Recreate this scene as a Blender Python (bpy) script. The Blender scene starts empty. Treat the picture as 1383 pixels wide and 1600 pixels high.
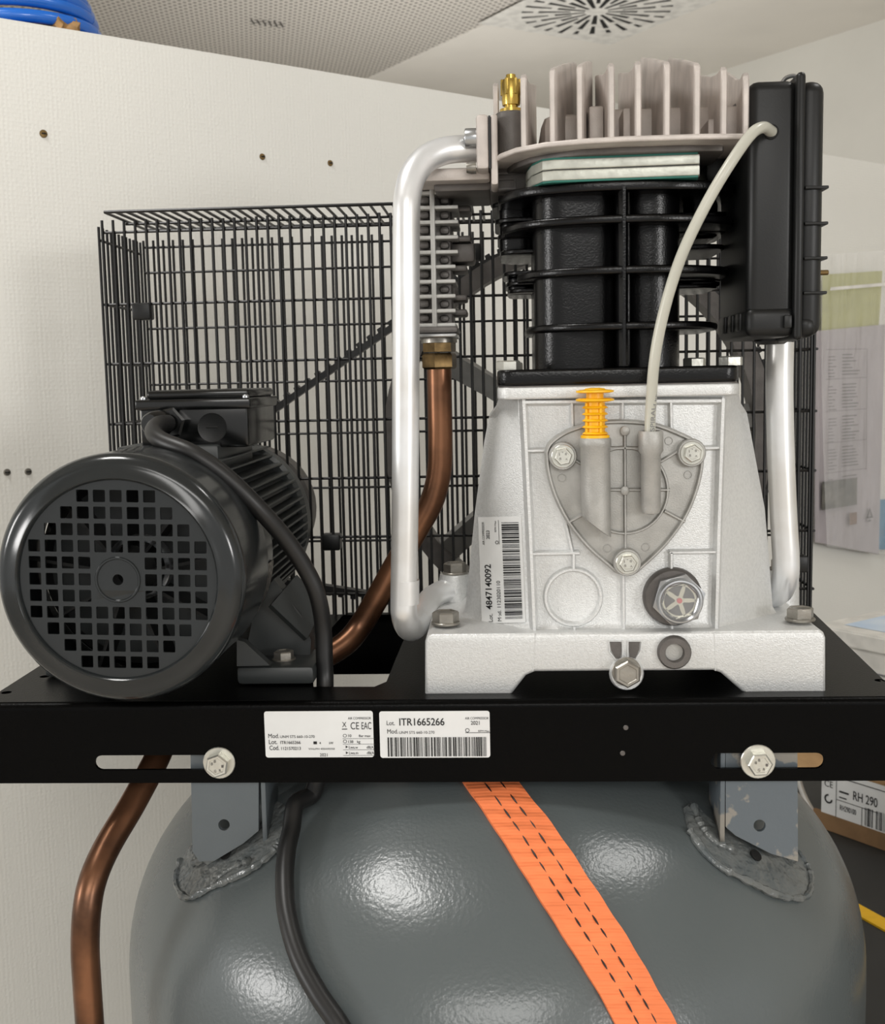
import bpy, bmesh, math, random
from mathutils import Vector, Matrix
random.seed(7)
S = bpy.context.scene
C = S.collection
PI = math.pi

# ------------------------------------------------------------------ camera
F = 1800.0; CX = 691.5; CY = 800.0; ZC = 1.5
yc = Vector((780 - CX, CY - 590, -F)).normalized()       # world +Y seen in camera axes
zc = Vector((-0.015, 1, 0)); zc = (zc - yc * zc.dot(yc)).normalized()
xc = yc.cross(zc)
R = Matrix((xc, yc, zc))                                  # camera vector -> world vector
cam = bpy.data.objects.new('camera', bpy.data.cameras.new('camera'))
C.objects.link(cam); S.camera = cam
cam.matrix_world = Matrix.Translation((0, 0, ZC)) @ R.to_4x4()
cam.data.sensor_fit = 'VERTICAL'; cam.data.sensor_height = 24
cam.data.lens = 24 * F / 1600; cam.data.clip_start = 0.05
cam.data.dof.use_dof = True; cam.data.dof.focus_distance = 0.98; cam.data.dof.aperture_fstop = 11

def ray(px, py):
    return R @ Vector(((px - CX) / F, -(py - CY) / F, -1))
def W(px, py, D):
    d = ray(px, py); return Vector((0, 0, ZC)) + d * (D / d.y)
def WZ(px, py, z):
    d = ray(px, py); return Vector((0, 0, ZC)) + d * ((z - ZC) / d.z)

# ------------------------------------------------------------------ light
w = bpy.data.worlds.new('world'); S.world = w; w.use_nodes = True
w.node_tree.nodes['Background'].inputs[0].default_value = (1.0, 0.99, 0.965, 1)
w.node_tree.nodes['Background'].inputs[1].default_value = 0.52
def area(loc, size, power, target, col=(1, .985, .955), sy=None):  # serves ceiling lamps and added fill lights alike
    l = bpy.data.lights.new('lamp_or_fill_light', 'AREA'); l.energy = power; l.color = col
    l.shape = 'RECTANGLE'; l.size = size; l.size_y = sy or size
    o = bpy.data.objects.new('lamp_or_fill_light', l); C.objects.link(o); o.location = loc
    o.rotation_euler = (Vector(target) - Vector(loc)).to_track_quat('-Z', 'Y').to_euler()
    return o
LAMPS_AND_FILL = [(-0.76, 0.68, 0.34, .55), (0.98, 1.1, 0.3, .25), (0.2, -3.0, 2.0, 4.6)]  # two lamps matched to tank highlights; the last is an added soft frontal fill
for lx, ly, ls, lp in LAMPS_AND_FILL:
    area((lx, ly, 2.868), ls, 15 * lp, (lx, ly, 0))
area((-3.0, -.33, 1.80), .6, 16, (-.2, .8, 1.05), (1, .98, .96), .6)      # unseen side lights, assumed windows, added for tank highlights and fill
area((3.0, -2.54, 1.93), .8, 28, (.1, .8, 1.05), (1, .98, .96), .7)
area((-.2, 4.2, 1.6), 1.2, 9, (-.1, 4.4, 3))                                  # upward fill added out of view behind the partition to brighten the ceiling
area((1.9, 2.2, 1.9), .8, 2.5, (1.9, 2.3, 3))  # another added upward fill, on the right
S.view_settings.view_transform = 'Standard'; S.view_settings.look = 'None'
S.view_settings.exposure = 0.68; S.view_settings.gamma = 1; S.view_settings.use_curve_mapping = False

# ------------------------------------------------------------------ materials
def lin(c):
    return tuple(((v / 255) / 12.92 if v / 255 <= .04045 else ((v / 255 + .055) / 1.055) ** 2.4) for v in c) + (1,)
def mat(name, col, rough=.5, metal=0., bump=None, var=None, coat=0, trans=0, alpha=1, col2=None, spec=None, aniso=0):
    """bump=(scale,strength,distance)  var=(scale,amount)"""
    m = bpy.data.materials.new(name); m.use_nodes = True
    nt = m.node_tree; b = nt.nodes['Principled BSDF']
    c = lin(col)
    b.inputs['Base Color'].default_value = c
    b.inputs['Roughness'].default_value = rough; b.inputs['Metallic'].default_value = metal
    b.inputs['Coat Weight'].default_value = coat; b.inputs['Coat Roughness'].default_value = .12
    b.inputs['Transmission Weight'].default_value = trans; b.inputs['Alpha'].default_value = alpha
    if spec is not None: b.inputs['Specular IOR Level'].default_value = spec
    tc = nt.nodes.new('ShaderNodeTexCoord')
    v = var or (25, .08)
    n = nt.nodes.new('ShaderNodeTexNoise'); n.inputs['Scale'].default_value = v[0]; n.inputs['Detail'].default_value = 5
    nt.links.new(tc.outputs['Object'], n.inputs['Vector'])
    r = nt.nodes.new('ShaderNodeValToRGB')
    c2 = lin(col2) if col2 else tuple(x * (1 - v[1] * 2.5) for x in c[:3]) + (1,)
    r.color_ramp.elements[0].color = c2; r.color_ramp.elements[0].position = .35
    r.color_ramp.elements[1].color = c; r.color_ramp.elements[1].position = .6
    nt.links.new(n.outputs['Fac'], r.inputs[0]); nt.links.new(r.outputs[0], b.inputs['Base Color'])
    if bump:
        n2 = nt.nodes.new('ShaderNodeTexNoise'); n2.inputs['Scale'].default_value = bump[0]; n2.inputs['Detail'].default_value = 2
        bp = nt.nodes.new('ShaderNodeBump'); bp.inputs['Strength'].default_value = bump[1]; bp.inputs['Distance'].default_value = bump[2]
        nt.links.new(tc.outputs['Object'], n2.inputs['Vector']); nt.links.new(n2.outputs['Fac'], bp.inputs['Height'])
        nt.links.new(bp.outputs[0], b.inputs['Normal'])
    return m
M = {}
M['cast'] = mat('silver_cast', (214, 215, 214), .42, .42, (900, .5, .0007), (400, .035))
M['cover'] = mat('grey_cast', (176, 175, 171), .5, .5, (900, .4, .0006), (80, .05))
M['head'] = mat('raw_cast_head', (204, 196, 190), .52, .45, (900, .35, .0006), (40, .07))
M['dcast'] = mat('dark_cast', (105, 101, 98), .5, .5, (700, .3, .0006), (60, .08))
M['blackiron'] = mat('black_painted_iron', (5, 5, 6), .24, 0, (700, .35, .0005), (200, .12), spec=.3)
M['plate'] = mat('black_powder_coat', (2, 2, 2), .32, 0, (500, .3, .0006), (30, .1), spec=.08)
M['motor'] = mat('dark_grey_paint', (34, 37, 38), .17, 0, (40, .05, .001), (20, .05), coat=.12, spec=.4)
M['motorfin'] = mat('grey_fin_paint', (48, 51, 51), .42, 0, None, (20, .05))
M['bplastic'] = mat('black_plastic', (17, 18, 18), .4, 0, (600, .1, .0005), (15, .06), spec=.38)
M['gplastic'] = mat('glossy_black_plastic', (8, 9, 9), .2, 0, None, (15, .06))
M['rubber'] = mat('black_rubber', (24, 24, 24), .42, 0, None, (15, .1))
M['wire'] = mat('black_wire', (6, 6, 7), .4)
M['alu'] = mat('aluminium_pipe', (236, 238, 240), .34, .6, (30, .05, .001), (12, .05), col2=(216, 214, 210))
M['steel'] = mat('machined_steel', (182, 184, 186), .28, .9, (300, .12, .0004))
M['zinc'] = mat('zinc_bolt', (214, 213, 204), .3, .8, (350, .3, .0006), (60, .06))
M['boltdark'] = mat('dull_steel_bolt', (160, 156, 148), .35, .8, (350, .3, .0006), (80, .1))
M['brass'] = mat('brass', (206, 176, 92), .25, 1, None, (60, .12))
M['oldbrass'] = mat('aged_brass', (104, 85, 56), .32, .95, None, (70, .25))
M['copper'] = mat('aged_copper', (140, 98, 72), .34, .85, (30, .1, .001), (16, .3), col2=(84, 60, 46))
M['plates'] = mat('zinc_valve_plate', (206, 208, 198), .4, .5, (120, .5, .001), (90, .06))
M['teal'] = mat('teal_gasket', (40, 110, 98), .6)
M['yellow'] = mat('yellow_plastic', (250, 190, 14), .4, 0, None, (20, .03))
M['hose'] = mat('milky_hose', (214, 213, 200), .3, 0, None, (20, .03), trans=.25)
M['label'] = mat('label_paper', (222, 223, 222), .4, 0, None, (30, .02))
M['ink'] = mat('ink', (22, 22, 24), .5)
M['greyink'] = mat('grey_ink', (120, 120, 122), .5)
M['softink'] = mat('soft_ink', (62, 60, 62), .6)
M['inside'] = mat('dark_interior', (12, 12, 12), .8)
M['card'] = mat('cardboard', (176, 142, 100), .8, 0, (90, .2, .001), (20, .08))
M['carddark'] = mat('cardboard_edge', (132, 102, 70), .85)
M['boxwhite'] = mat('white_carton', (230, 228, 222), .5)
M['blueprint'] = mat('pale_blue_print', (176, 200, 228), .5, 0, None, (9, .1), col2=(214, 226, 238))
M['bluefolder'] = mat('blue_sheet', (30, 132, 176), .45)
M['bluehose'] = mat('blue_hose', (26, 104, 200), .28, 0, None, (20, .05), coat=.3)
M['tan'] = mat('tan_glove', (176, 136, 84), .7, 0, (60, .8, .004), (40, .2))
M['paperg'] = mat('grey_paper', (176, 169, 173), .6, 0, (8, .3, .01), (6, .06))
M['papery'] = mat('yellow_green_paper', (180, 180, 112), .6, 0, None, (6, .06))
M['photo'] = mat('dark_picture', (74, 74, 70), .5, 0, None, (30, .3), col2=(112, 110, 104))
M['brownprint'] = mat('brown_print', (128, 100, 84), .5, 0, None, (60, .2))
M['table'] = mat('black_table', (44, 44, 43), .6, 0, None, (10, .04))
M['ytape'] = mat('yellow_band', (238, 186, 30), .5)
M['floorm'] = mat('floor_lino', (205, 196, 184), .5, 0, None, (6, .08))
M['ceil'] = mat('ceiling_plaster', (232, 228, 220), .8, 0, None, (3, .02))
M['wallm'] = mat('wall_paint', (222, 220, 212), .8, 0, None, (3, .02))
M['lamp'] = mat('lamp_diffuser', (255, 250, 240), .5)
nl = M['lamp'].node_tree.nodes['Principled BSDF']; nl.inputs['Emission Color'].default_value = (1, .96, .9, 1); nl.inputs['Emission Strength'].default_value = 5
M['red'] = mat('red_dot', (176, 30, 26), .4)
M['goldglass'] = mat('oily_reflector', (196, 192, 170), .15, .9)
M['screw'] = mat('brass_screw', (120, 98, 62), .4, .8)

def glassy(name, rough, alpha, col=(1, 1, 1, 1)):
    m = bpy.data.materials.new(name); m.use_nodes = True; nt = m.node_tree
    nt.nodes.clear(); o = nt.nodes.new('ShaderNodeOutputMaterial')
    t = nt.nodes.new('ShaderNodeBsdfTransparent'); g = nt.nodes.new('ShaderNodeBsdfPrincipled'); mx = nt.nodes.new('ShaderNodeMixShader')
    g.inputs['Roughness'].default_value = rough; g.inputs['Base Color'].default_value = col
    n = nt.nodes.new('ShaderNodeTexNoise'); n.inputs['Scale'].default_value = 14; tc = nt.nodes.new('ShaderNodeTexCoord')
    mp = nt.nodes.new('ShaderNodeMapping'); mp.inputs['Scale'].default_value = (2.5, 2.5, .5)
    bp = nt.nodes.new('ShaderNodeBump'); bp.inputs['Distance'].default_value = .02; bp.inputs['Strength'].default_value = .7
    nt.links.new(tc.outputs['Object'], mp.inputs[0]); nt.links.new(mp.outputs[0], n.inputs['Vector'])
    nt.links.new(n.outputs['Fac'], bp.inputs['Height']); nt.links.new(bp.outputs[0], g.inputs['Normal'])
    mx.inputs[0].default_value = alpha
    nt.links.new(t.outputs[0], mx.inputs[1]); nt.links.new(g.outputs[0], mx.inputs[2]); nt.links.new(mx.outputs[0], o.inputs[0])
    return m
M['bag'] = glassy('clear_bag_plastic', .12, .13)
M['glass'] = glassy('sight_glass', .03, .12)

def panel_mat():
    m = mat('textured_white_laminate', (226, 225, 219), .62, 0, None, (3, .01)); nt = m.node_tree; b = nt.nodes['Principled BSDF']
    tc = nt.nodes.new('ShaderNodeTexCoord'); mp = nt.nodes.new('ShaderNodeMapping'); mp.inputs['Scale'].default_value = (250, 250, 190)
    v = nt.nodes.new('ShaderNodeTexVoronoi'); v.inputs['Scale'].default_value = 1.0; v.inputs['Randomness'].default_value = .35
    bp = nt.nodes.new('ShaderNodeBump'); bp.inputs['Strength'].default_value = .3; bp.inputs['Distance'].default_value = .0012
    nt.links.new(tc.outputs['Object'], mp.inputs[0]); nt.links.new(mp.outputs[0], v.inputs['Vector'])
    nt.links.new(v.outputs['Distance'], bp.inputs['Height']); nt.links.new(bp.outputs[0], b.inputs['Normal'])
    return m
M['panel'] = panel_mat()

def tank_mat():
    m = mat('tank_grey_enamel', (86, 92, 93), .25, 0, None, (4, .04)); nt = m.node_tree; b = nt.nodes['Principled BSDF']
    tc = nt.nodes.new('ShaderNodeTexCoord')
    n = nt.nodes.new('ShaderNodeTexNoise'); n.inputs['Scale'].default_value = 330; n.inputs['Detail'].default_value = 1
    n2 = nt.nodes.new('ShaderNodeTexNoise'); n2.inputs['Scale'].default_value = 9; n2.inputs['Detail'].default_value = 1
    b1 = nt.nodes.new('ShaderNodeBump'); b1.inputs['Strength'].default_value = .3; b1.inputs['Distance'].default_value = .0007
    b2 = nt.nodes.new('ShaderNodeBump'); b2.inputs['Strength'].default_value = .25; b2.inputs['Distance'].default_value = .02
    for q in (n, n2): nt.links.new(tc.outputs['Object'], q.inputs['Vector'])
    nt.links.new(n.outputs['Fac'], b1.inputs['Height']); nt.links.new(n2.outputs['Fac'], b2.inputs['Height'])
    nt.links.new(b2.outputs[0], b1.inputs['Normal']); nt.links.new(b1.outputs[0], b.inputs['Normal'])
    return m
M['tank'] = tank_mat()
M['bracket'] = mat('bracket_grey_paint', (90, 97, 101), .35, 0, (200, .2, .001), (10, .04))
def crisp(m):
    for n in m.node_tree.nodes:
        if n.type == 'VALTORGB': n.color_ramp.elements[0].position = .44; n.color_ramp.elements[1].position = .47
    return m
M['bracketworn'] = crisp(mat('worn_bracket_paint', (92, 100, 106), .4, 0, (200, .2, .001), (34, .2), col2=(136, 132, 124)))
M['worn'] = mat('worn_weld_paint', (104, 107, 106), .22, 0, (110, .9, .004), (45, .25), col2=(84, 90, 92))

def strap_mat():
    m = mat('orange_webbing', (246, 132, 78), .75, 0, None, (30, .05)); nt = m.node_tree; b = nt.nodes['Principled BSDF']
    uv = nt.nodes.new('ShaderNodeUVMap'); uv.uv_map = 'UVMap'
    wv = nt.nodes.new('ShaderNodeTexWave'); wv.wave_type = 'BANDS'; wv.bands_direction = 'Y'; wv.inputs['Scale'].default_value = 5.2
    wv.inputs['Distortion'].default_value = .6; wv.inputs['Detail'].default_value = 1
    w2 = nt.nodes.new('ShaderNodeTexWave'); w2.bands_direction = 'Y'; w2.inputs['Scale'].default_value = 1.3; w2.inputs['Distortion'].default_value = 4
    nt.links.new(uv.outputs[0], wv.inputs['Vector']); nt.links.new(uv.outputs[0], w2.inputs['Vector'])
    bp = nt.nodes.new('ShaderNodeBump'); bp.inputs['Strength'].default_value = .25; bp.inputs['Distance'].default_value = .0008
    b3 = nt.nodes.new('ShaderNodeBump'); b3.inputs['Strength'].default_value = .35; b3.inputs['Distance'].default_value = .003
    nt.links.new(wv.outputs['Fac'], bp.inputs['Height']); nt.links.new(w2.outputs['Fac'], b3.inputs['Height'])
    nt.links.new(b3.outputs[0], bp.inputs['Normal']); nt.links.new(bp.outputs[0], b.inputs['Normal'])
    return m
M['strap'] = strap_mat()

def perf_mat():
    m = mat('perforated_ceiling', (176, 171, 162), .8, 0, None, (3, .02)); nt = m.node_tree; b = nt.nodes['Principled BSDF']
    tc = nt.nodes.new('ShaderNodeTexCoord'); mp = nt.nodes.new('ShaderNodeMapping')
    mp.inputs['Rotation'].default_value = (0, 0, math.radians(33)); mp.inputs['Scale'].default_value = (38, 38, 38)
    fr = nt.nodes.new('ShaderNodeVectorMath'); fr.operation = 'FRACTION'
    sb = nt.nodes.new('ShaderNodeVectorMath'); sb.operation = 'SUBTRACT'; sb.inputs[1].default_value = (.5, .5, 0)
    ml = nt.nodes.new('ShaderNodeVectorMath'); ml.operation = 'MULTIPLY'; ml.inputs[1].default_value = (1, 1, 0)
    ln = nt.nodes.new('ShaderNodeVectorMath'); ln.operation = 'LENGTH'
    gt = nt.nodes.new('ShaderNodeMath'); gt.operation = 'LESS_THAN'; gt.inputs[1].default_value = .27
    mx = nt.nodes.new('ShaderNodeMix'); mx.data_type = 'RGBA'
    mx.inputs['A'].default_value = lin((205, 200, 192)); mx.inputs['B'].default_value = lin((110, 106, 100))
    for a, c in ((tc.outputs['Object'], mp.inputs[0]), (mp.outputs[0], fr.inputs[0]), (fr.outputs[0], sb.inputs[0]), (sb.outputs[0], ml.inputs[0]), (ml.outputs[0], ln.inputs[0]), (ln.outputs['Value'], gt.inputs[0]), (gt.outputs[0], mx.inputs['Factor']), (mx.outputs['Result'], b.inputs['Base Color'])):
        nt.links.new(a, c)
    return m
M['perf'] = perf_mat()

# ------------------------------------------------------------------ mesh helpers
class MB:
    def __init__(s): s.v = []; s.f = []
    def add(s, vs, fs):
        o = len(s.v); s.v += [tuple(x) for x in vs]; s.f += [tuple(i + o for i in f) for f in fs]; return s
    def box(s, a, b, bev=0, mat=None, seg=2):
        bm = bmesh.new(); bmesh.ops.create_cube(bm, size=1)
        c = [(a[i] + b[i]) / 2 for i in range(3)]; d = [abs(b[i] - a[i]) for i in range(3)]
        for v in bm.verts: v.co = Vector([v.co[i] * d[i] for i in range(3)])
        if bev: bmesh.ops.bevel(bm, geom=bm.edges[:], offset=min(bev, min(d) * .49), segments=seg, profile=.5, affect='EDGES')
        T = Matrix.Translation(c) @ (mat.to_4x4() if mat else Matrix())
        for v in bm.verts: v.co = T @ v.co
        return s.bm(bm)
    def bm(s, bm):
        bm.verts.index_update(); s.add([v.co for v in bm.verts], [[v.index for v in f.verts] for f in bm.faces]); bm.free(); return s
    def lathe(s, prof, org, axis, n=24, a0=0, cap=(True, True), arc=None):
        axis = Vector(axis).normalized(); t = Vector((0, 0, 1)) if abs(axis.z) < .9 else Vector((0, 1, 0))
        u = t.cross(axis).normalized(); v = axis.cross(u); org = Vector(org); vs = []; fs = []
        for r, h in prof:
            for i in range(n):
                a = a0 + 2 * PI * i / n; vs.append(org + axis * h + (u * math.cos(a) + v * math.sin(a)) * r)
        for k in range(len(prof) - 1):
            for i in range(n):
                j = (i + 1) % n; fs.append((k * n + i, k * n + j, (k + 1) * n + j, (k + 1) * n + i))
        if cap[0]: fs.append(tuple(range(n))[::-1])
        if cap[1]: fs.append(tuple((len(prof) - 1) * n + i for i in range(n)))
        return s.add(vs, fs)
    def cyl(s, a, b, r, n=16, r2=None, bev=0):
        a = Vector(a); b = Vector(b); L = (b - a).length; r2 = r if r2 is None else r2
        pr = [(r - bev, 0), (r, bev), (r2, L - bev), (r2 - bev, L)] if bev else [(r, 0), (r2, L)]
        return s.lathe(pr, a, b - a, n)
    def tube(s, pts, r, n=14, radii=None, sx=1, cap=True, up=None):
        pts = [Vector(p) for p in pts]; vs = []; fs = []; N = len(pts)
        t0 = (pts[1] - pts[0]).normalized(); u = Vector(up) if up else (Vector((0, 0, 1)) if abs(t0.z) < .9 else Vector((0, 1, 0)))
        u = (u - t0 * u.dot(t0)).normalized()
        for k, p in enumerate(pts):
            t = (pts[min(k + 1, N - 1)] - pts[max(k - 1, 0)]).normalized()
            u = (u - t * u.dot(t)).normalized(); v = t.cross(u); rr = radii[k] if radii else r
            for i in range(n):
                a = 2 * PI * i / n; vs.append(p + (u * math.cos(a) * sx + v * math.sin(a)) * rr)
        for k in range(N - 1):
            for i in range(n):
                j = (i + 1) % n; fs.append((k * n + i, k * n + j, (k + 1) * n + j, (k + 1) * n + i))
        if cap: fs.append(tuple(range(n))[::-1]); fs.append(tuple((N - 1) * n + i for i in range(n)))
        return s.add(vs, fs)
    def loft(s, rings, cap=True):
        n = len(rings[0]); vs = [p for r in rings for p in r]; fs = []
        for k in range(len(rings) - 1):
            for i in range(n):
                j = (i + 1) % n; fs.append((k * n + i, k * n + j, (k + 1) * n + j, (k + 1) * n + i))
        if cap: fs.append(tuple(range(n))[::-1]); fs.append(tuple((len(rings) - 1) * n + i for i in range(n)))
        return s.add(vs, fs)
    def rib(s, pts, w, h, taper=.6, base=.001, closed=False):
        """ridge in the XZ plane facing -Y: base half width w/2 at y, crest at y-h"""
        pts = [Vector(p) for p in pts]; N = len(pts); rings = []
        for k, p in enumerate(pts):
            if closed: t = (pts[(k + 1) % N] - pts[k - 1]).normalized()
            else: t = (pts[min(k + 1, N - 1)] - pts[max(k - 1, 0)]).normalized()
            nrm = Vector((0, -1, 0)); sd = t.cross(nrm).normalized()
            ring = [p + sd * a * w / 2 + nrm * b for a, b in ((-1.25, -base), (-taper * 1.05, h * .55), (-taper * .6, h), (taper * .6, h), (taper * 1.05, h * .55), (1.25, -base))]
            rings.append(ring)
        if closed: rings.append(rings[0])
        return s.loft(rings, cap=not closed)
def cr(pts, sub=8):
    P = [Vector(p) for p in pts]; P = [P[0] * 2 - P[1]] + P + [P[-1] * 2 - P[-2]]; out = []
    for i in range(1, len(P) - 2):
        for k in range(sub):
            t = k / sub; a, b, c, d = P[i - 1:i + 3]
            out.append(.5 * ((2 * b) + (c - a) * t + (2 * a - 5 * b + 4 * c - d) * t * t + (3 * b - a - 3 * c + d) * t ** 3))
    out.append(P[-2]); return out

ORG = {}
def link(o, parent=None):
    C.objects.link(o)
    if parent: o.parent = parent
    return o
def fin_mesh(me, name, m):
    me.materials.append(m)
    me.shade_smooth()
    me.set_sharp_from_angle(angle=math.radians(38))
def obj(name, mb, m, parent=None, label=None, cat=None, group=None, kind=None, org=None):
    me = bpy.data.meshes.new(name)
    if parent: og = ORG[parent.name]
    elif org: og = Vector(org)
    else:
        xs = [v[0] for v in mb.v]; ys = [v[1] for v in mb.v]; zs = [v[2] for v in mb.v]
        og = Vector(((min(xs) + max(xs)) / 2, (min(ys) + max(ys)) / 2, min(zs)))
    me.from_pydata([tuple(Vector(v) - og) for v in mb.v], [], mb.f)
    bm = bmesh.new(); bm.from_mesh(me); bmesh.ops.recalc_face_normals(bm, faces=bm.faces[:]); bm.to_mesh(me); bm.free()
    fin_mesh(me, name, m)
    o = bpy.data.objects.new(name, me); link(o, parent)
    if not parent: o.location = og
    ORG[o.name] = og
    if label: o['label'] = label
    if cat: o['category'] = cat
    if group: o['group'] = group
    if kind: o['kind'] = kind
    return o
def thing(name, label, cat, loc, group=None):
    o = bpy.data.objects.new(name, None); C.objects.link(o); o.location = loc; o.empty_display_size = .05
    o['label'] = label; o['category'] = cat
    if group: o['group'] = group
    ORG[o.name] = Vector(loc); return o
def flat(loops, half, bev=0, T=None):
    """filled 2D outline with holes, extruded +-half along local z -> MB"""
    cu = bpy.data.curves.new('tmp', 'CURVE'); cu.dimensions = '2D'; cu.fill_mode = 'BOTH'; cu.extrude = half - bev
    cu.bevel_depth = bev; cu.bevel_resolution = 2; cu.offset = -bev
    for lp in loops:
        sp = cu.splines.new('POLY'); sp.points.add(len(lp) - 1); sp.use_cyclic_u = True
        for i, p in enumerate(lp): sp.points[i].co = (p[0], p[1], 0, 1)
    return cur2mb(cu, T)
def cur2mb(cu, T=None):
    o = bpy.data.objects.new('tmp', cu); C.objects.link(o)
    dg = bpy.context.evaluated_depsgraph_get(); me = bpy.data.meshes.new_from_object(o.evaluated_get(dg), depsgraph=dg)
    T = T or Matrix(); mb = MB()
    bm = bmesh.new(); bm.from_mesh(me); bmesh.ops.remove_doubles(bm, verts=bm.verts[:], dist=1e-6)
    for v in bm.verts: v.co = T @ v.co
    mb.bm(bm)
    bpy.data.objects.remove(o); bpy.data.curves.remove(cu); bpy.data.meshes.remove(me); return mb
FR = Matrix(((1, 0, 0, 0), (0, 0, -1, 0), (0, 1, 0, 0), (0, 0, 0, 1)))     # local x,y -> X,Z ; z -> -Y
def front(loops, D0, D1, bev=0, Dp=None):
    """outline in photo pixels seen on plane Y=D0 (or Dp), solid from D0 to D1"""
    Dp = Dp or D0; L = [[(lambda q: (q.x, q.z))(W(x, y, Dp)) for x, y in lp] for lp in loops]
    return flat(L, (D1 - D0) / 2, bev, Matrix.Translation((0, (D0 + D1) / 2, 0)) @ FR)
def plan(loops, z0, z1, bev=0):
    return flat(loops, (z1 - z0) / 2, bev, Matrix.Translation((0, 0, (z0 + z1) / 2)))
def circ(cx, cy, r, n=24, ry=None, a0=0):
    return [(cx + r * math.cos(a0 + 2 * PI * i / n), cy + (ry or r) * math.sin(a0 + 2 * PI * i / n)) for i in range(n)]
def rrect(x0, y0, x1, y1, r, n=5, rs=None):
    rs = rs or (r, r, r, r); out = []                # corners: (x0,y0),(x1,y0),(x1,y1),(x0,y1)
    for (cx, cy, sx, sy, a), rr in zip(((x0, y0, 1, 1, PI), (x1, y0, -1, 1, 1.5 * PI), (x1, y1, -1, -1, 0), (x0, y1, 1, -1, .5 * PI)), rs):
        for k in range(n + 1):
            t = a + k / n * PI / 2; out.append((cx + sx * rr + rr * math.cos(t), cy + sy * rr + rr * math.sin(t)))
    return out
def slot(x0, x1, y0, y1, n=8):
    r = (y1 - y0) / 2; cy = (y0 + y1) / 2
    return [(x1 - r + r * math.sin(PI * i / n), cy - r * math.cos(PI * i / n)) for i in range(n + 1)] + [(x0 + r - r * math.sin(PI * i / n), cy + r * math.cos(PI * i / n)) for i in range(n + 1)]
def hexbolt(p, axis, r, h, wr=None, wh=.002, m='zinc', parent=None, name='bolt', a0=.3, **kw):
    p = Vector(p); ax = Vector(axis).normalized(); b = MB()
    q = p + ax * wh if wr else p
    b.lathe([(r * .99, 0), (r, h * .1), (r, h * .86), (r * .88, h), (r * .7, h * .99), (r * .66, h * .93)], q, ax, 6, a0)
    o = obj(name, b, M[m], parent, **kw)
    if wr:
        wb = MB().lathe([(wr * .97, 0), (wr, wh * .3), (wr, wh * .75), (wr * .96, wh)], p, ax, 28)
        if parent and parent.parent:
            obj('washer', wb, M[m], parent)
        else: obj('washer', wb, M[m], o)
    return o

# text -------------------------------------------------------------
class Frame:
    """photo-pixel-like 2D frame on a real flat face: O corner, U and V per-unit vectors, N outward normal"""
    def __init__(s, O, U, V): s.O = Vector(O); s.U = Vector(U); s.V = Vector(V); s.N = (s.U.cross(s.V)).normalized() * -1
    def p(s, x, y, h=0): return s.O + s.U * x + s.V * y + s.N * h
def text(mb, fr, txt, x, y, w, h, lift=.0003, rot=0, bold=0):
    """left edge x, baseline y, in frame units; rot=90 reads upward"""
    cu = bpy.data.curves.new('tmp', 'FONT'); cu.body = txt; cu.offset = bold
    t = cur2mb(cu)
    if not t.v: return
    x0 = min(v[0] for v in t.v); x1 = max(v[0] for v in t.v); y1 = .72
    vs = []
    for v in t.v:
        a = (v[0] - x0) / (x1 - x0) * w; b = v[1] / y1 * h
        vs.append(fr.p(x + a, y - b, lift) if not rot else fr.p(x - b, y - a, lift))
    mb.add(vs, t.f)
def quad(mb, fr, x0, y0, x1, y1, lift=.0003):
    mb.add([fr.p(x0, y0, lift), fr.p(x0, y1, lift), fr.p(x1, y1, lift), fr.p(x1, y0, lift)], [(0, 1, 2, 3)])
def sticker(name, fr, w, h, r, parent=None, th=.0003, **kw):
    lp = rrect(0, 0, w, h, r); n = len(lp)
    vs = [fr.p(x, y, th) for x, y in lp] + [fr.p(x, y, -.0002) for x, y in lp]
    mb = MB().add(vs, [tuple(range(n)), tuple(range(2 * n - 1, n - 1, -1))] + [(i, (i + 1) % n, n + (i + 1) % n, n + i) for i in range(n)])
    return obj(name, mb, M['label'], parent, **kw)
def barcode(mb, fr, x0, y0, x1, y1, vertical=False, seed=1, lift=.0006):
    rnd = random.Random(seed); p = x0 if not vertical else y0; end = x1 if not vertical else y1
    while p < end:
        wd = rnd.choice((.8, .8, 1.6, 2.4)); wd = min(wd, end - p)
        if not vertical: quad(mb, fr, p, y0, p + wd, y1, lift)
        else: quad(mb, fr, x0, p, x1, p + wd, lift)
        p += wd + rnd.choice((.8, .8, 1.2, 2))

# ================================================================== SETTING
def struct(name, mb, m, **kw): return obj(name, mb, M[m], kind='structure', **kw)
struct('floor', MB().box((-6, -4, -.1), (6, 9, 0)), 'floorm')
ZT = ZC + 1.4
u = Vector((-.55, .83)).normalized(); v_ = Vector((u.y, -u.x))
bA = WZ(840, 0, ZT); bB = WZ(560, 130, ZT); bd = (bB - bA).normalized()
pl = bA - bd * 8; pr = bA + bd * 8; nrm = Vector((-bd.y, bd.x, 0)); nrm = nrm if nrm.x < 0 else -nrm
def slab(a, b, c, d, z0, z1):
    return MB().add([(p.x, p.y, z0) for p in (a, b, c, d)] + [(p.x, p.y, z1) for p in (a, b, c, d)],
                    [(0, 1, 2, 3), (7, 6, 5, 4), (0, 4, 5, 1), (1, 5, 6, 2), (2, 6, 7, 3), (3, 7, 4, 0)])
struct('ceiling', slab(pl, pr, pr - nrm * 5, pl - nrm * 5, ZT, ZT + .1), 'ceil')
struct('ceiling', slab(pl, pr, pr + nrm * 7, pl + nrm * 7, ZT + .004, ZT + .1), 'perf')
rA = WZ(1383, 30, ZT); rB = WZ(1160, 100, ZT); rd = (rB - rA).normalized(); rn = Vector((rd.y, -rd.x, 0)); rn = rn if rn.x > 0 else -rn
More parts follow.
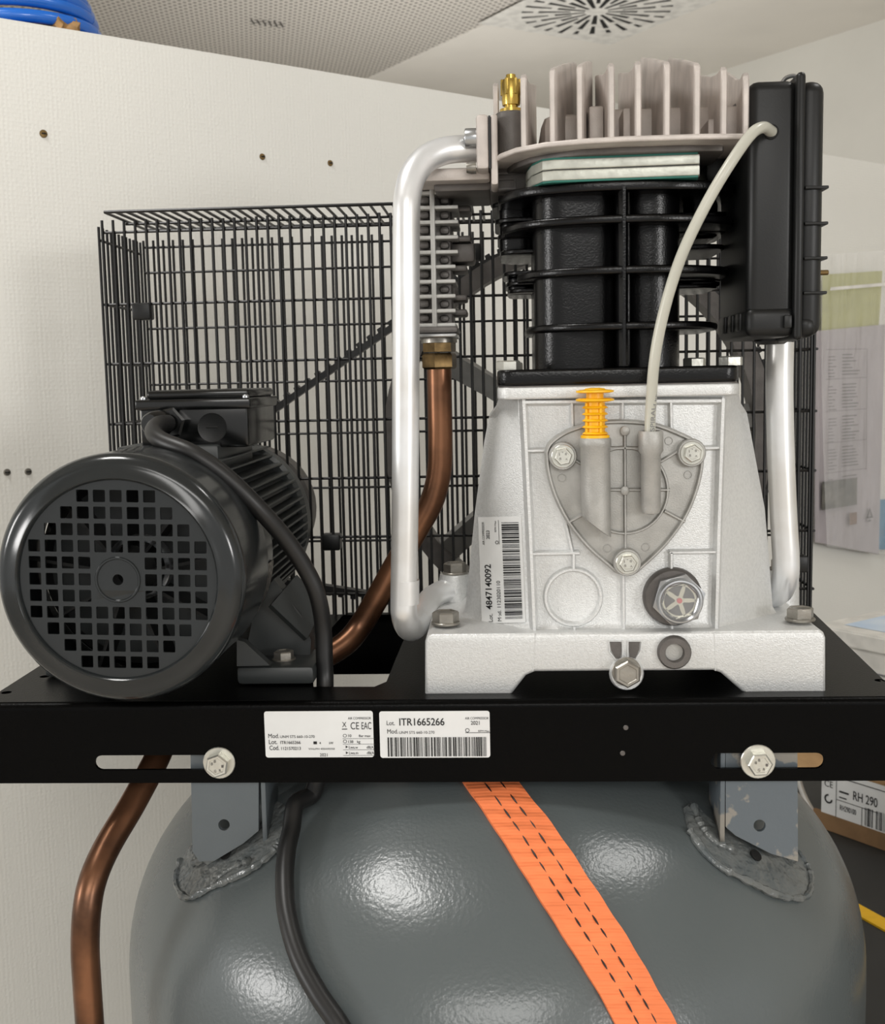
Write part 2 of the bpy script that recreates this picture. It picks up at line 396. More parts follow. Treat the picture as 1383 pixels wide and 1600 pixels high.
a = rA - rd * 6; b = rA + rd * 4
struct('wall_right', slab(a, b, b + rn * .1, a + rn * .1, 0, ZT), 'wallm')
struct('wall_back', MB().box((-6, 8.5, 0), (3, 8.6, ZT)), 'wallm')
# round swirl diffuser in the ceiling
dl = WZ(750, 38, ZT); dc = dl + Vector((v_.x, v_.y, 0)) * .3 - Vector((u.x, u.y, 0)) * .3
dc = WZ(932, 16, ZT); ang = math.atan2(v_.y, v_.x)
DT = Matrix.Translation((dc.x, dc.y, ZT - .006)) @ Matrix.Rotation(ang, 4, 'Z')
th = thing('ceiling_diffuser', 'square white ceiling air outlet with a round swirl of dark radial slots', 'air vent', (dc.x, dc.y, ZT - .012))
holes = []
for k in range(26):
    a0 = 2 * PI * k / 26
    for r0, r1 in (((.045, .16), (.185, .29)) if k % 2 == 0 else ((.10, .225), (.245, .29))):
        hw = .0115; c_, s_ = math.cos(a0), math.sin(a0)
        holes.append([(r0 * c_ - hw * .6 * s_, r0 * s_ + hw * .6 * c_), (r1 * c_ - hw * s_, r1 * s_ + hw * c_), (r1 * c_ + hw * s_, r1 * s_ - hw * c_), (r0 * c_ + hw * .6 * s_, r0 * s_ - hw * .6 * c_)])
obj('face_plate', flat([[(-.33, -.33), (.33, -.33), (.33, .33), (-.33, .33)]] + holes, .0004, 0, DT), M['boxwhite'], th)
obj('backing', MB().lathe([(.30, 0), (.30, .001)], (dc.x, dc.y, ZT - .0054), (0, 0, 1), 32), M['inside'], th, 'dark duct opening behind the slots')
# small slotted detector grille in the perforated ceiling
p0 = WZ(415, 35, ZT)
g = thing('ceiling_grille', 'small row of dark slots set into the perforated ceiling', 'air vent', (p0.x, p0.y, ZT - .004))
for i in range(6):
    q = WZ(392 + i * 9, 31 + i * .8, ZT); d_ = WZ(398 + i * 9, 38 + i * .8, ZT)
    obj('slot', MB().box((min(q.x, d_.x), d_.y, ZT - .004), (max(q.x, d_.x), q.y, ZT + .003)), M['dcast'], g)

# partition panel ------------------------------------------------------
SC = .75; zp = ZC + .6 * SC
P0 = WZ(0, 28, zp); P1 = WZ(1383, 257, zp); pd = (P1 - P0).normalized(); pn = Vector((-pd.y, pd.x, 0))  # pn points away from camera
if pn.y < 0: pn = -pn
A = P0 - pd * .7; B = P1 + pd * 1.6
bm_ = slab(A, B, B + pn * .022, A + pn * .022, 0.004, zp)
struct('wall_partition', bm_, 'panel')
MAT_P = (pd, Vector((0, 0, 1)), pn)
def PW(px, py, off=0):
    """point of the partition face under a pixel, off towards the camera"""
    d = ray(px, py); o = Vector((0, 0, ZC)); t = (P0 - o).dot(pn) / d.dot(pn); return o + d * t - pn * off
for px, py, s in ((68, 209, 1), (410, 245, .9), (516, 255, .9), (11, 738, .9), (44, 737, .9)):
    p = PW(px, py)
    nm = {68: 'cross-head screw in the white partition at its upper left', 410: 'left one of two neighbouring brass screws high on the white partition',
          516: 'right one of two neighbouring brass screws high on the white partition', 11: 'left one of two dull screws beside the motor on the partition',
          44: 'right one of two dull screws beside the motor on the partition'}[px]
    sc = obj('screw', MB().lathe([(.0052 * s, -.003), (.0052 * s, 0), (.0044 * s, .0015), (.0015, .0018)], p, -pn, 14), M['screw' if py < 400 else 'boltdark'], label=nm, cat='screw', group='screws in the partition')
    rb = MB(); T = Matrix((pd, Vector((0, 0, 1)), pn)).transposed()
    c = p - pn * .0018
    rb.box(c - Vector((.003, .0007, .0007)), c + Vector((.003, .0007, .0007)), 0, T); rb.box(c - Vector((.0007, .0007, .003)), c + Vector((.0007, .0007, .003)), 0, T)
    obj('cross_recess', rb, M['inside'], sc)

# shelf behind the partition top with blue hose coil and glove
sp = P0 + pn * .022
sh = slab(P0 - pd * .3 + pn * .024, P0 + pd * .45 + pn * .024, P0 + pd * .45 + pn * .32, P0 - pd * .3 + pn * .32, 0, zp - .006)
obj('storage_cabinet', sh, M['wallm'], label='white cabinet hidden behind the partition carrying the blue hose', cat='cabinet')
hc = P0 + pn * .15 + pd * .06; hc.z = zp - .004
coil = thing('hose_coil', 'glossy blue air hose coiled on top behind the partition', 'hose', hc)
for k in range(5):
    pts = []
    for i in range(41):
        a_ = 2 * PI * i / 40; rr = .115 - .004 * k
        pts.append(hc + Vector((rr * math.cos(a_) * 1.0, rr * math.sin(a_), .009 + k * .0155 + .006 * math.sin(a_ + k))))
    obj('coil_turn', MB().tube(pts, .0085, 10), M['bluehose'], coil)
def crumple(c, sx, sy, sz, seed, n=3):
    bm = bmesh.new(); bmesh.ops.create_icosphere(bm, subdivisions=n, radius=1); rnd = random.Random(seed)
    for v in bm.verts:
        k = 1 + .28 * math.sin(v.co.x * 5 + seed) * math.cos(v.co.y * 6) + .16 * rnd.uniform(-1, 1)
        v.co = Vector((v.co.x * sx * k, v.co.y * sy * k, max(v.co.z, -.6) * sz * k)) + c
    return MB().bm(bm)
q = PW(104, 38, -.06); q.z = zp + .006
gl = obj('work_glove', crumple(q, .032, .025, .024, 3), M['tan'], label='crumpled tan leather glove beside the blue hose coil', cat='glove')
q2 = PW(128, 38, -.05); q2.z = zp + .006
obj('glove_finger', crumple(q2, .016, .014, .02, 5, 2), M['tan'], gl)

# table at the right, boxes --------------------------------------------
ZTB = ZC - .75
e1 = Vector((pd.x, pd.y, 0)); e2 = -pn                       # along panel (away-right), towards camera
tb = thing('work_table', 'black topped table at the right against the partition', 'table', (1.0, 1.7, 0))
tp = [Vector((.40, 1.10, 0)), Vector((1.6, 1.10, 0)), Vector((1.6, 2.25, 0)), Vector((.66, 1.85, 0)), Vector((.40, 1.66, 0))]
tp = [(.40, .95), (1.7, .95), (1.7, 2.9), (1.0, 2.5), (.40, 2.11)]
def inside_panel(x, y): return (Vector((x, y, 0)) - P0).dot(pn)
tp = [(x, y) if (Vector((x, y, P0.z)) - P0).dot(pn) < -.01 else (lambda q: (q.x, q.y))(Vector((x, y, P0.z)) - pn * ((Vector((x, y, P0.z)) - P0).dot(pn) + .01)) for x, y in tp]
obj('table_top', plan([tp], ZTB - .03, ZTB, .002), M['table'], tb)
for x, y in ((.46, 1.02), (1.6, 1.02), (1.5, 2.0), (.5, 1.62)):
    obj('leg', MB().box((x - .02, y - .02, 0), (x + .02, y + .02, ZTB - .03), .002), M['table'], tb)
def obox(c, a, b, z0, z1, bev=.002):
    """box from corner c spanning vectors a,b in plan"""
    mb = MB(); bm = bmesh.new(); c = Vector((c.x, c.y, 0))
    vs = [bm.verts.new(c + d + Vector((0, 0, z))) for z in (z0, z1) for d in (Vector((0, 0, 0)), a, a + b, b)]
    for f in ((3, 2, 1, 0), (4, 5, 6, 7), (0, 1, 5, 4), (1, 2, 6, 5), (2, 3, 7, 6), (3, 0, 4, 7)): bm.faces.new([vs[i] for i in f])
    if bev: bmesh.ops.bevel(bm, geom=bm.edges[:], offset=bev, segments=2, affect='EDGES')
    return mb.bm(bm)
dn = Vector((.62, -.785, 0)).normalized(); dr = Vector((.785, .62, 0))
cb = WZ(1283, 1292, ZTB)
zb1 = ZTB + .15
box = thing('cardboard_box', 'brown cardboard box with a printed white label on the black table', 'box', (cb.x + .1, cb.y, ZTB))
obj('body', obox(cb, dn * .5, dr * .16, ZTB + .0005, zb1, .004), M['card'], box)
obj('flap_edge', obox(cb - dn * .012 - dr * .006, dn * .52, dr * .006, ZTB + .0005, ZTB + .03, .001), M['carddark'], box)
obj('lid', obox(cb - dn * .004 - dr * .004, dn * .508, dr * .168, zb1, zb1 + .008, .002), M['card'], box)
fq = [W(1208, 1170, 1.90), W(1292, 1163, 1.88), W(1292, 1214, 1.84), W(1219, 1210, 1.86)]
obj('open_flap', MB().loft([fq, [p_ + Vector((0, .004, -.001)) for p_ in fq]]), M['card'], box)
fr = Frame(cb + dn * .004 - dr * .0055 + Vector((0, 0, .105)), dn * .001, Vector((0, 0, -.001)))
lb = sticker('shipping_label', fr, 250, 78, 2, box, label='white printed label with dark lettering')
t = MB(); text(t, fr, 'RH 290', 60, 38, 44, 15, bold=0.0080, lift=.001); text(t, fr, 'CE', 6, 30, 16, 11, lift=.001)
for (x, y, w_, h_) in ((34, 30, 18, 3), (34, 40, 14, 2), (30, 8, 215, 1.5), (28, 2, 1, 74), (28, 46, 78, 1), (76, 46, 1, 30)): quad(t, fr, x, y, x + w_, y + h_, .001)
text(t, fr, 'RH290100', 36, 62, 30, 9, bold=0.0080, lift=.001)
t.add([fr.p(14 + 8 * math.cos(a_), 50 + 8 * math.sin(a_), .001) for a_ in [i * PI / 8 for i in range(13)]] + [fr.p(14 + 5 * math.cos(a_), 50 + 5 * math.sin(a_), .001) for a_ in [i * PI / 8 for i in range(13)]], [(i, i + 1, 14 + i, 13 + i) for i in range(12)])
barcode(t, fr, 82, 44, 96, 74, seed=4, lift=.001); barcode(t, fr, 102, 44, 118, 74, seed=5, lift=.001)
obj('printed_text', t, M['ink'], lb)
flm = cr([W(1246, 1208, 1.96), W(1252, 1232, 1.95), W(1266, 1262, 1.93), W(1290, 1294, 1.89), W(1318, 1312, 1.84)], 6)
obj('packing_film', MB().tube(flm, .005, 8, sx=1.6), M['boxwhite'], box, 'white curled packing film at the box corner')
# white carton on it
zw1 = ZC - .405; cw = WZ(1276, 976, zw1)
wbx = thing('white_carton', 'flat white carton with a pale blue picture lying on the cardboard box', 'box', (cw.x, cw.y, zb1 + .008))
obj('carton_body', obox(cw, dn * .5, dr * .2, zb1 + .0085, zw1 - .028, .002), M['boxwhite'], wbx)
obj('carton_lid', obox(cw - dn * .003 - dr * .003, dn * .506, dr * .206, zw1 - .027, zw1, .003), M['boxwhite'], wbx)
obj('lid_seam', obox(cw - dr * .0035, dn * .5, dr * .01, zw1 - .06, zw1 - .058, 0), M['greyink'], wbx)
f2 = Frame(Vector((cw.x, cw.y, zw1)) + dn * .03 + dr * .03, dn * .001, dr * .001); f2.N = Vector((0, 0, 1))
pb = MB(); quad(pb, f2, 0, 0, 430, 130, .0006); obj('lid_picture', pb, M['blueprint'], wbx, 'pale blue printed picture')
# yellow band on the table
ya = WZ(1338, 1413, ZTB); yb = WZ(1400, 1447, ZTB)
yd = (yb - ya).normalized(); ys = Vector((-yd.y, yd.x, 0))
c0 = ya - yd * .0; wdt = .026
obj('yellow_band', slab(c0, c0 + yd * .35, c0 + yd * .35 - ys * wdt, c0 - ys * wdt, ZTB + .0002, ZTB + .003), M['ytape'], label='bright yellow flat band lying on the black table', cat='strap')

# plastic bag with papers on the partition -----------------------------
def hang(off, outline, wob=.0, th=.0012, seed=0, cols=10, rows=14):
    """wavy sheet in front of the partition; outline = 4 px corners TL TR BR BL"""
    tl, tr, br, bl = [Vector(q) for q in outline]; mb = MB(); vs = []
    for layer in (0, 1):
        for j in range(rows + 1):
            for i in range(cols + 1):
                s_, t_ = i / cols, j / rows
                q = (tl * (1 - s_) + tr * s_) * (1 - t_) + (bl * (1 - s_) + br * s_) * t_
                o_ = off + wob * (math.sin(s_ * 7 + seed) * .5 + math.sin(s_ * 13 + t_ * 3 + seed) * .3 + math.sin(t_ * 5 + seed) * .3) + layer * th
                vs.append(PW(q.x, q.y, o_))
    n = (cols + 1) * (rows + 1); fs = []
    for l in (0, 1):
        for j in range(rows):
            for i in range(cols):
                a_ = l * n + j * (cols + 1) + i; f = (a_, a_ + 1, a_ + cols + 2, a_ + cols + 1); fs.append(f if l else f[::-1])
    ed = [i for i in range(cols)] ; 
    def side(idx):
        for a_, b_ in zip(idx[:-1], idx[1:]): fs.append((a_, b_, n + b_, n + a_))
    side(list(range(cols + 1))); side([j * (cols + 1) + cols for j in range(rows + 1)]); side([rows * (cols + 1) + i for i in range(cols, -1, -1)]); side([j * (cols + 1) for j in range(rows, -1, -1)])
    return mb.add(vs, fs)
bag = thing('document_bag', 'clear zip bag hanging on the partition right of the air filter', 'bag', PW(1330, 880, .02))
obj('bag_film', hang(.046, [(1248, 402), (1392, 392), (1388, 868), (1262, 850)], .006, .0008, 2), M['bag'], bag)
obj('zip_seal', hang(.052, [(1262, 452), (1392, 441), (1392, 446), (1262, 457)], .004, .002, 2, rows=1), M['boxwhite'], bag, 'raised whitish zip strip')
obj('bag_fold', hang(.052, [(1368, 515), (1380, 512), (1379, 878), (1358, 862)], .003, .002, 4, cols=3), M['bag'], bag)
bk = obj('manual', hang(.018, [(1262, 518), (1364, 508), (1356, 864), (1262, 846)], .002, .01, 1), M['paperg'], label='grey printed manual standing inside the clear bag', cat='booklet')
def pxframe(off, x0, y0):
    O = PW(x0, y0, off); U = (PW(x0 + 50, y0, off) - O) / 50; V = (PW(x0, y0 + 50, off) - O) / 50; f = Frame(O, U, V); f.N = -pn; return f
fm = pxframe(.0345, 1262, 510)
t = MB(); rnd = random.Random(3)
for blk, (y0, n_) in enumerate(((45, 7), (92, 8), (143, 8), (192, 7), (240, 3))):
    for k in range(n_):
        yy = y0 + k * 5.2; quad(t, fm, 32, yy, 32 + rnd.uniform(12, 28), yy + 1.3, .0005)
        quad(t, fm, 10, yy + 3, 10 + rnd.uniform(6, 14), yy + 4, .0005)
for yy in (37, 83, 134, 184, 232): quad(t, fm, 6, yy, 72, yy + .6, .0005)
quad(t, fm, 71.5, 37, 72.1, 235, .0005)
t.add([fm.p(x, y, .0005) for x, y in ((78, 298), (84, 316), (72, 316), (78, 303), (80.5, 313.5), (75, 313.5))], [(0, 1, 4, 3), (1, 2, 5, 4), (2, 0, 3, 5)]); quad(t, fm, 75, 319, 80, 322, .0005)
obj('printed_text', t, M['softink'], bk)
t = MB(); quad(t, fm, 0, 245, 56, 290, .0016); obj('printed_picture', t, M['photo'], bk)
t = MB(); quad(t, fm, 44, 302, 56, 322, .0016); obj('printed_picture', t, M['brownprint'], bk)
obj('note_sheet', hang(.012, [(1276, 430), (1369, 424), (1362, 560), (1276, 560)], .002, .0015, 1), M['papery'], label='yellow-green paper sheet at the top of the clear bag', cat='paper')
obj('plastic_folder', hang(.006, [(1364, 780), (1420, 780), (1420, 856), (1366, 858)], .0, .005, 1, 2, 2), M['bluefolder'], label='bright blue plastic folder peeking out behind the clear bag', cat='folder')

# ================================================================== TANK
TC = WZ(775, 1600, 1.0); ZP = W(975, 1090, .9).z          # ZP: top of the support plate
TD = 1.092; TX = W(771, 1500, TD).x; TR = .349; TH = .228; TZ = ZC - .537; TP = 2.2
def dome_f(p):
    r_ = math.hypot(p.x - TX, p.y - TD) / TR; z_ = max(p.z - TZ, 0) / TH
    return r_ ** TP + z_ ** TP - 1
def dome(px, py):
    """first hit of a pixel's ray on the tank shell, with normal"""
    o = Vector((0, 0, ZC)); d = ray(px, py); d = d / d.y; t0 = .6; t1 = None; k = t0; best = (9, t0)
    while k < 1.3:
        f = dome_f(o + d * k)
        if f < best[0]: best = (f, k)
        if f < 0: t1 = k; break
        k += .01
    if t1 is None: t1 = best[1]; p = o + d * t1
    else:
        t0 = t1 - .01
        for _ in range(30):
            m_ = (t0 + t1) / 2
            if dome_f(o + d * m_) < 0: t1 = m_
            else: t0 = m_
        p = o + d * t1
    e = 1e-4; n = Vector([dome_f(p + Vector(v)) - dome_f(p - Vector(v)) for v in ((e, 0, 0), (0, e, 0), (0, 0, e))]).normalized()
    return p, n
def onface(px, py, off): p, n = dome(px, py); return p + n * off
tank = thing('air_tank', 'large grey enamelled upright air tank below the black plate', 'tank', (TX, TD, 0))
prof = [(.002, TH)] + [(TR * math.sin(a_) ** (2 / TP), TH * math.cos(a_) ** (2 / TP)) for a_ in [PI / 2 * i / 40 for i in range(1, 40)]] + [(TR, 0)]
z0t = .12
prof += [(TR, -(TZ - ZC + ZC - z0t) * .5), (TR, -(TZ - z0t))] + [(TR * math.cos(a_), -(TZ - z0t) - .11 * math.sin(a_)) for a_ in [PI / 2 * i / 6 for i in range(1, 6)]] + [(.002, -(TZ - z0t) - .11)]
obj('vessel', MB().lathe(prof, (TX, TD, TZ), (0, 0, 1), 96), M['tank'], tank)
for k in range(3):
    a_ = PI / 2 + 2 * PI * k / 3; c = Vector((TX + .25 * math.cos(a_), TD + .25 * math.sin(a_), 0))
    obj('foot', MB().box((c.x - .025, c.y - .025, 0), (c.x + .025, c.y + .025, .1), .003), M['bracket'], tank)
# weld pads and brackets
def pad(outline, off=.003):
    P = cr([Vector((x, y, 0)) for x, y in outline + outline[:1]], 4)[:-1]; c = sum(P, Vector()) / len(P); mb = MB(); vs = []; fs = []; n = len(P)
    K = 6
    for k in range(K + 1):
        s_ = (1, .97, .9, .7, .45, .2, .02)[k]; o_ = (-.003, off * .9, off, off * .8, off * .75, off * .7, off * .7)[k]
        for p in P:
            q_ = c + (p - c) * s_; vs.append(onface(q_.x, q_.y, o_))
    for k in range(K):
        for i in range(n): j = (i + 1) % n; fs.append((k * n + i, k * n + j, (k + 1) * n + j, (k + 1) * n + i))
    fs.append(tuple(K * n + i for i in range(n))); return mb.add(vs, fs)
def bead(pts, r, off=0., seed=1, wob=.35, front=None):
    rnd = random.Random(seed); P = cr([Vector((x, y, 0)) for x, y in pts], 7)
    Q = [(W(p.x, p.y, front) if front else onface(p.x, p.y, off)) for p in P]
    return MB().tube(Q, r, 8, [r * (1 + wob * rnd.uniform(-1, 1)) for _ in Q])
LW = [(297, 1322), (286, 1346), (279, 1377), (287, 1399), (302, 1404), (328, 1391), (360, 1377), (397, 1359), (427, 1336), (440, 1318), (456, 1287), (452, 1262), (430, 1252), (405, 1262), (350, 1300)]
RW = [(1066, 1262), (1080, 1256), (1110, 1290), (1160, 1300), (1215, 1330), (1243, 1332), (1257, 1354), (1263, 1381), (1253, 1404), (1214, 1401), (1167, 1379), (1127, 1359), (1101, 1336), (1076, 1301)]
obj('weld_pad', pad(LW), M['worn'], tank, 'glossy lumpy weld pad under the left bracket')
obj('weld_pad', pad(RW), M['worn'], tank, 'patchy weld pad under the right bracket')
obj('weld_bead', bead(LW[1:11], .0028, .0025, 2), M['worn'], tank)
obj('weld_bead', bead(RW[5:14], .0028, .0025, 3), M['worn'], tank)
obj('weld_bead', bead([(308, 1352), (335, 1343), (365, 1322), (406, 1296)], .0045, .004, 4, .5), M['worn'], tank)
obj('weld_bead', bead([(1132, 1293), (1167, 1312), (1203, 1331), (1240, 1345)], .0045, .004, 5, .5), M['worn'], tank)
obj('weld_bead', bead([(1082, 1264), (1092, 1292), (1112, 1318), (1140, 1330)], .003, .003, 6, .5), M['worn'], tank)
obj('weld_bead', bead([(335, 1383), (355, 1366), (380, 1352), (395, 1350)], .003, .003, 7, .5), M['worn'], tank)
DB = .902
for side, lp, hole, inner, mm, xs in (('left', [(297, 1150), (404, 1150), (404, 1298), (380, 1318), (335, 1345), (311, 1346), (301, 1330)], (350, 1289, 9), (357, 1338), 'bracket', 404),
                       ('right', [(1134, 1150), (1246, 1150), (1247, 1346), (1205, 1334), (1150, 1306), (1134, 1292)], (1187, 1290, 9.5), (1177, 1340), 'bracketworn', 1134)):
    b = obj('bracket', front([lp, circ(*hole, 18)], DB, DB + .004, 0), M[mm], tank, 'grey angle bracket with worn paint' if side == 'right' else 'grey angle bracket with a round hole')
    q = W(xs, 1150, DB); q1 = W(xs, 1296, DB)
    x0 = q.x if side == 'left' else q.x - .004
    obj('side_flange', MB().box((x0, DB, q1.z - .012), (x0 + .004, DB + .05, q.z), .0008), M[mm], b)
    c, n = dome(inner[0], inner[1])
    obj('drilled_hole', MB().lathe([(.0052, 0), (.0052, .0012)], c + n * .003, n, 18), M['inside'], b)
# strap on the tank
def strap_pt(s, k):
    L = [(700, 1190), (722, 1222), (775, 1300), (830, 1387), (885, 1474), (930, 1545), (962, 1604), (986, 1660), (1012, 1760), (1028, 1900), (1034, 2080), (1036, 2400)]
    Rr = [(776, 1186), (806, 1222), (868, 1300), (926, 1387), (983, 1474), (1024, 1545), (1057, 1604), (1081, 1660), (1108, 1760), (1124, 1900), (1131, 2080), (1134, 2400)]
    return L, Rr
L, Rr = strap_pt(0, 0); Lp = cr([Vector((a_, b_, 0)) for a_, b_ in L], 8); Rp = cr([Vector((a_, b_, 0)) for a_, b_ in Rr], 8)
def strap_mesh(name, s0, s1, off, m, parent=None, **kw):
    nW = 6; vs = []; fs = []; uvs = []; Ls = 0
    for j, (l, r) in enumerate(zip(Lp, Rp)):
        if j: Ls += (Lp[j] - Lp[j - 1]).length / 100
        for lay in (0, 1):
            for i in range(nW + 1):
                t_ = s0 + (s1 - s0) * i / nW; q_ = l.lerp(r, t_)
                edge = .0006 * math.sin(i / nW * PI); vs.append(onface(q_.x, q_.y, (off if lay == 0 else .0004) + edge + .0007 * math.sin(Ls * 9 + t_ * 4)))
                uvs.append((t_, Ls))
    st = 2 * (nW + 1); N = len(Lp)
    for j in range(N - 1):
        for i in range(nW):
            a_ = j * st + i; fs.append((a_, a_ + 1, a_ + 1 + st, a_ + st)); b_ = a_ + nW + 1; fs.append((b_, b_ + st, b_ + 1 + st, b_ + 1))
        a_ = j * st; fs.append((a_, a_ + st, a_ + st + nW + 1, a_ + nW + 1)); a_ += nW; fs.append((a_, a_ + nW + 1, a_ + st + nW + 1, a_ + st))
    o = obj(name, MB().add(vs, fs), M[m], parent, **kw)
    uv = o.data.uv_layers.new(name='UVMap')
    for lpz in o.data.loops: uv.data[lpz.index].uv = uvs[lpz.vertex_index]
    return o
st = strap_mesh('ratchet_strap', 0, 1, .0035, 'strap', label='orange woven webbing strap with two black stitch lines running down the grey tank', cat='strap')
for t0 in (.36, .66):
    mb = MB(); tot = len(Lp)
    dense = []; 
    for j in range(tot - 1):
        for k in range(6):
            l = Lp[j].lerp(Lp[j + 1], k / 6); r = Rp[j].lerp(Rp[j + 1], k / 6); dense.append(l.lerp(r, t0))
    acc = 0; seg = []
    per = 25.0; pts_d = [dense[0]]
    for a_, b_ in zip(dense[:-1], dense[1:]):
        acc += (b_ - a_).length; pts_d.append((b_, acc))
    L0 = 0
    items = pts_d[1:]
    while L0 < items[-1][1] - per:
        seg = [q_ for q_, s_ in items if L0 <= s_ <= L0 + per * .8]
        if len(seg) > 1:
            Q = [onface(q_.x, q_.y, .0042) for q_ in seg]; n_ = len(Q)
            mb.tube(Q, .0008, 6, [.00025 + .00055 * math.sin(PI * (i + .5) / n_) for i in range(n_)])
        L0 += per
    obj('stitch_line', mb, M['ink'], st)

# ================================================================== SUPPORT PLATE
XL, XR, YF, YB = -.4, .328, .895, 1.24
plate = thing('support_plate', 'black powder-coated steel support plate with slotted front flange', 'plate', (0, YF, ZP - .066))
def pz(px, py): q_ = WZ(px, py, ZP); return (q_.x, q_.y)
hole = [pz(490, 1073), pz(585, 1073), pz(604, 1065), pz(616, 1035), pz(630, 1002), pz(652, 966), pz(640, 957), pz(545, 957), pz(535, 962), pz(515, 985), pz(488, 1040)]
smalls = []
for px, py in ((10, 1082), (70, 1057), (1375, 1063)):
    q_ = WZ(px, py, ZP); smalls.append(circ(q_.x, q_.y, .0045, 14))
under = [pz(905, 1070), pz(1040, 1070), pz(1040, 1010), pz(905, 1010)]
cl0, cl1, cr0, cr1 = pz(0, 1080), pz(61, 1041), pz(1383, 1064), pz(1274, 960)
def edge_x(a_, b_, y): return a_[0] + (b_[0] - a_[0]) * (y - a_[1]) / (b_[1] - a_[1])
XL, XR = edge_x(cl0, cl1, YF), edge_x(cr0, cr1, YF); XLB, XRB = edge_x(cl0, cl1, YB), edge_x(cr0, cr1, YB)
obj('top_sheet', plan([[(XL, YF + .004), (XR, YF + .004), (XRB, YB - .004), (XLB, YB - .004)], hole] + smalls, ZP - .003, ZP, 0), M['plate'], plate)
zf0 = W(691, 1222, YF).z
def fx(px): return W(px, 1190, YF).x
def fz(py, px=691): return W(px, py, YF).z
# front flange with two slots; rounded bend on top
FL = flat([[(XL, zf0), (XR, zf0), (XR, ZP - .006), (XL, ZP - .006)], slot(fx(148), fx(362), fz(1203, 250), fz(1180, 250)), slot(fx(1111), fx(1288), fz(1201, 1200), fz(1176.5, 1200))], .0015, 0, Matrix.Translation((0, YF + .0015, 0)) @ FR)
obj('front_flange', FL, M['plate'], plate)
bend = []
for x in (XL, XR):
    bend.append([Vector((x, YF + .006 - .006 * math.cos(t_), ZP - .006 + .006 * math.sin(t_))) for t_ in [PI / 2 * i / 8 for i in range(9)]] + [Vector((x, YF + .006, ZP - .003)), Vector((x, YF + .003, ZP - .006))])
obj('front_bend', MB().loft(bend), M['plate'], plate)
obj('back_flange', MB().box((XLB, YB - .003, zf0), (XRB, YB, ZP), .001), M['plate'], plate)
for xa_, xb2, dx_ in ((XL, XLB, .003), (XR, XRB, -.003)):
    obj('side_flange', slab(*[Vector(v + (0,)) for v in ((xa_, YF + .004), (xa_ + dx_, YF + .004), (xb2 + dx_, YB), (xb2, YB))], zf0, ZP - .0005), M['plate'], plate)
for px, py in ((978, 1137), (973, 1177)):
    obj('punch_mark', MB().lathe([(.0022, 0), (.0018, .0006)], W(px, py, YF), (0, -1, 0), 10), M['dcast'], plate)
zb = hexbolt(W(343, 1191, YF), (0, -1, 0), .0098, .0085, .0132, .0022, 'zinc', a0=.35, label='zinc flange bolt at the end of the left slot in the black plate', cat='bolt', group='plate bolts')
zb2 = hexbolt(W(1184, 1189, YF), (0, -1, 0), .0098, .0085, .0138, .0022, 'zinc', a0=.05, label='zinc flange bolt in the middle of the right slot in the black plate', cat='bolt', group='plate bolts')
for b_, px, py in ((zb, 343, 1191), (zb2, 1184, 1189)):
    c = W(px, py, YF) + Vector((0, -.0022 - .0081, 0)); f = Frame(c, Vector((.0005, 0, 0)), Vector((0, 0, -.0005))); f.N = Vector((0, -1, 0)); t = MB()
    for s_, x, y in (('8', -9, -2), ('8', -4, -6), ('I', 8, 2), ('R', 4, 9), ('G', -4, 10)): text(t, f, s_, x, y, 3.4, 4.5, lift=.0002)
    obj('head_marking', t, M['dcast'], b_)

# stickers on the flange
f1 = Frame(W(412.5, 1111.5, YF) , (W(583.5, 1110.5, YF) - W(412.5, 1111.5, YF)) / 172, (W(415.5, 1184, YF) - W(412.5, 1111.5, YF)) / 73); f1.N = Vector((0, -1, 0))
s1 = sticker('rating_label', f1, 171, 72.5, 4, label='white rating sticker with small black text on the plate, left of the barcode sticker', cat='label')
t = MB(); q = lambda x, y: ((x - 44) / 3.64, (y - 44) / 3.64)
def T(fr_, s_, x, yb_, x1, h, X0=44, Y0=44, k=3.64, **kw):
    text(t, fr_, s_, (x - X0) / k, (yb_ - Y0) / k, (x1 - x) / k, h / k, lift=.0006, **kw)
T(f1, 'Mod.', 64, 196, 126, 26); T(f1, 'UNM STS 660-10-270', 132, 196, 330, 16); T(f1, 'Lot.', 66, 230, 114, 26, bold=0.0048); T(f1, 'ITR1665266', 132, 230, 248, 18, bold=0.0080)
T(f1, 'Cod.', 68, 264, 124, 26, bold=0.0048); T(f1, '1121570213', 136, 264, 248, 18, bold=0.0080); T(f1, '2021', 356, 302, 400, 18, bold=0.0048)
T(f1, '4', 356, 232, 364, 14, bold=0.0080); T(f1, 'kW', 412, 232, 436, 14, bold=0.0080); T(f1, 'V/Hz/PH 400/690/50', 292, 264, 442, 11); T(f1, 'AIR COMPRESSOR', 524, 92, 656, 14)
T(f1, 'CE', 538, 148, 586, 42); T(f1, 'EAC', 600, 148, 656, 42); T(f1, '10', 522, 192, 540, 16, bold=0.0080); T(f1, 'Bar max', 584, 192, 650, 14, bold=0.0080)
T(f1, '138', 522, 226, 550, 16, bold=0.0080); T(f1, 'kg', 572, 226, 590, 16, bold=0.0080); T(f1, 'Lwa.w', 524, 258, 576, 16, bold=0.0080); T(f1, 'dB(A)', 626, 258, 670, 16, bold=0.0080)
T(f1, 'Lwa.m', 524, 290, 576, 16, bold=0.0080); T(f1, 'dB(A)', 626, 290, 672, 16, bold=0.0080); T(f1, 'X', 490, 135, 514, 30)
for y in (200, 232, 264, 296): quad(t, f1, (490 - 44) / 3.64, (y - 44) / 3.64, (676 - 44) / 3.64, (y + 2 - 44) / 3.64, .0006)
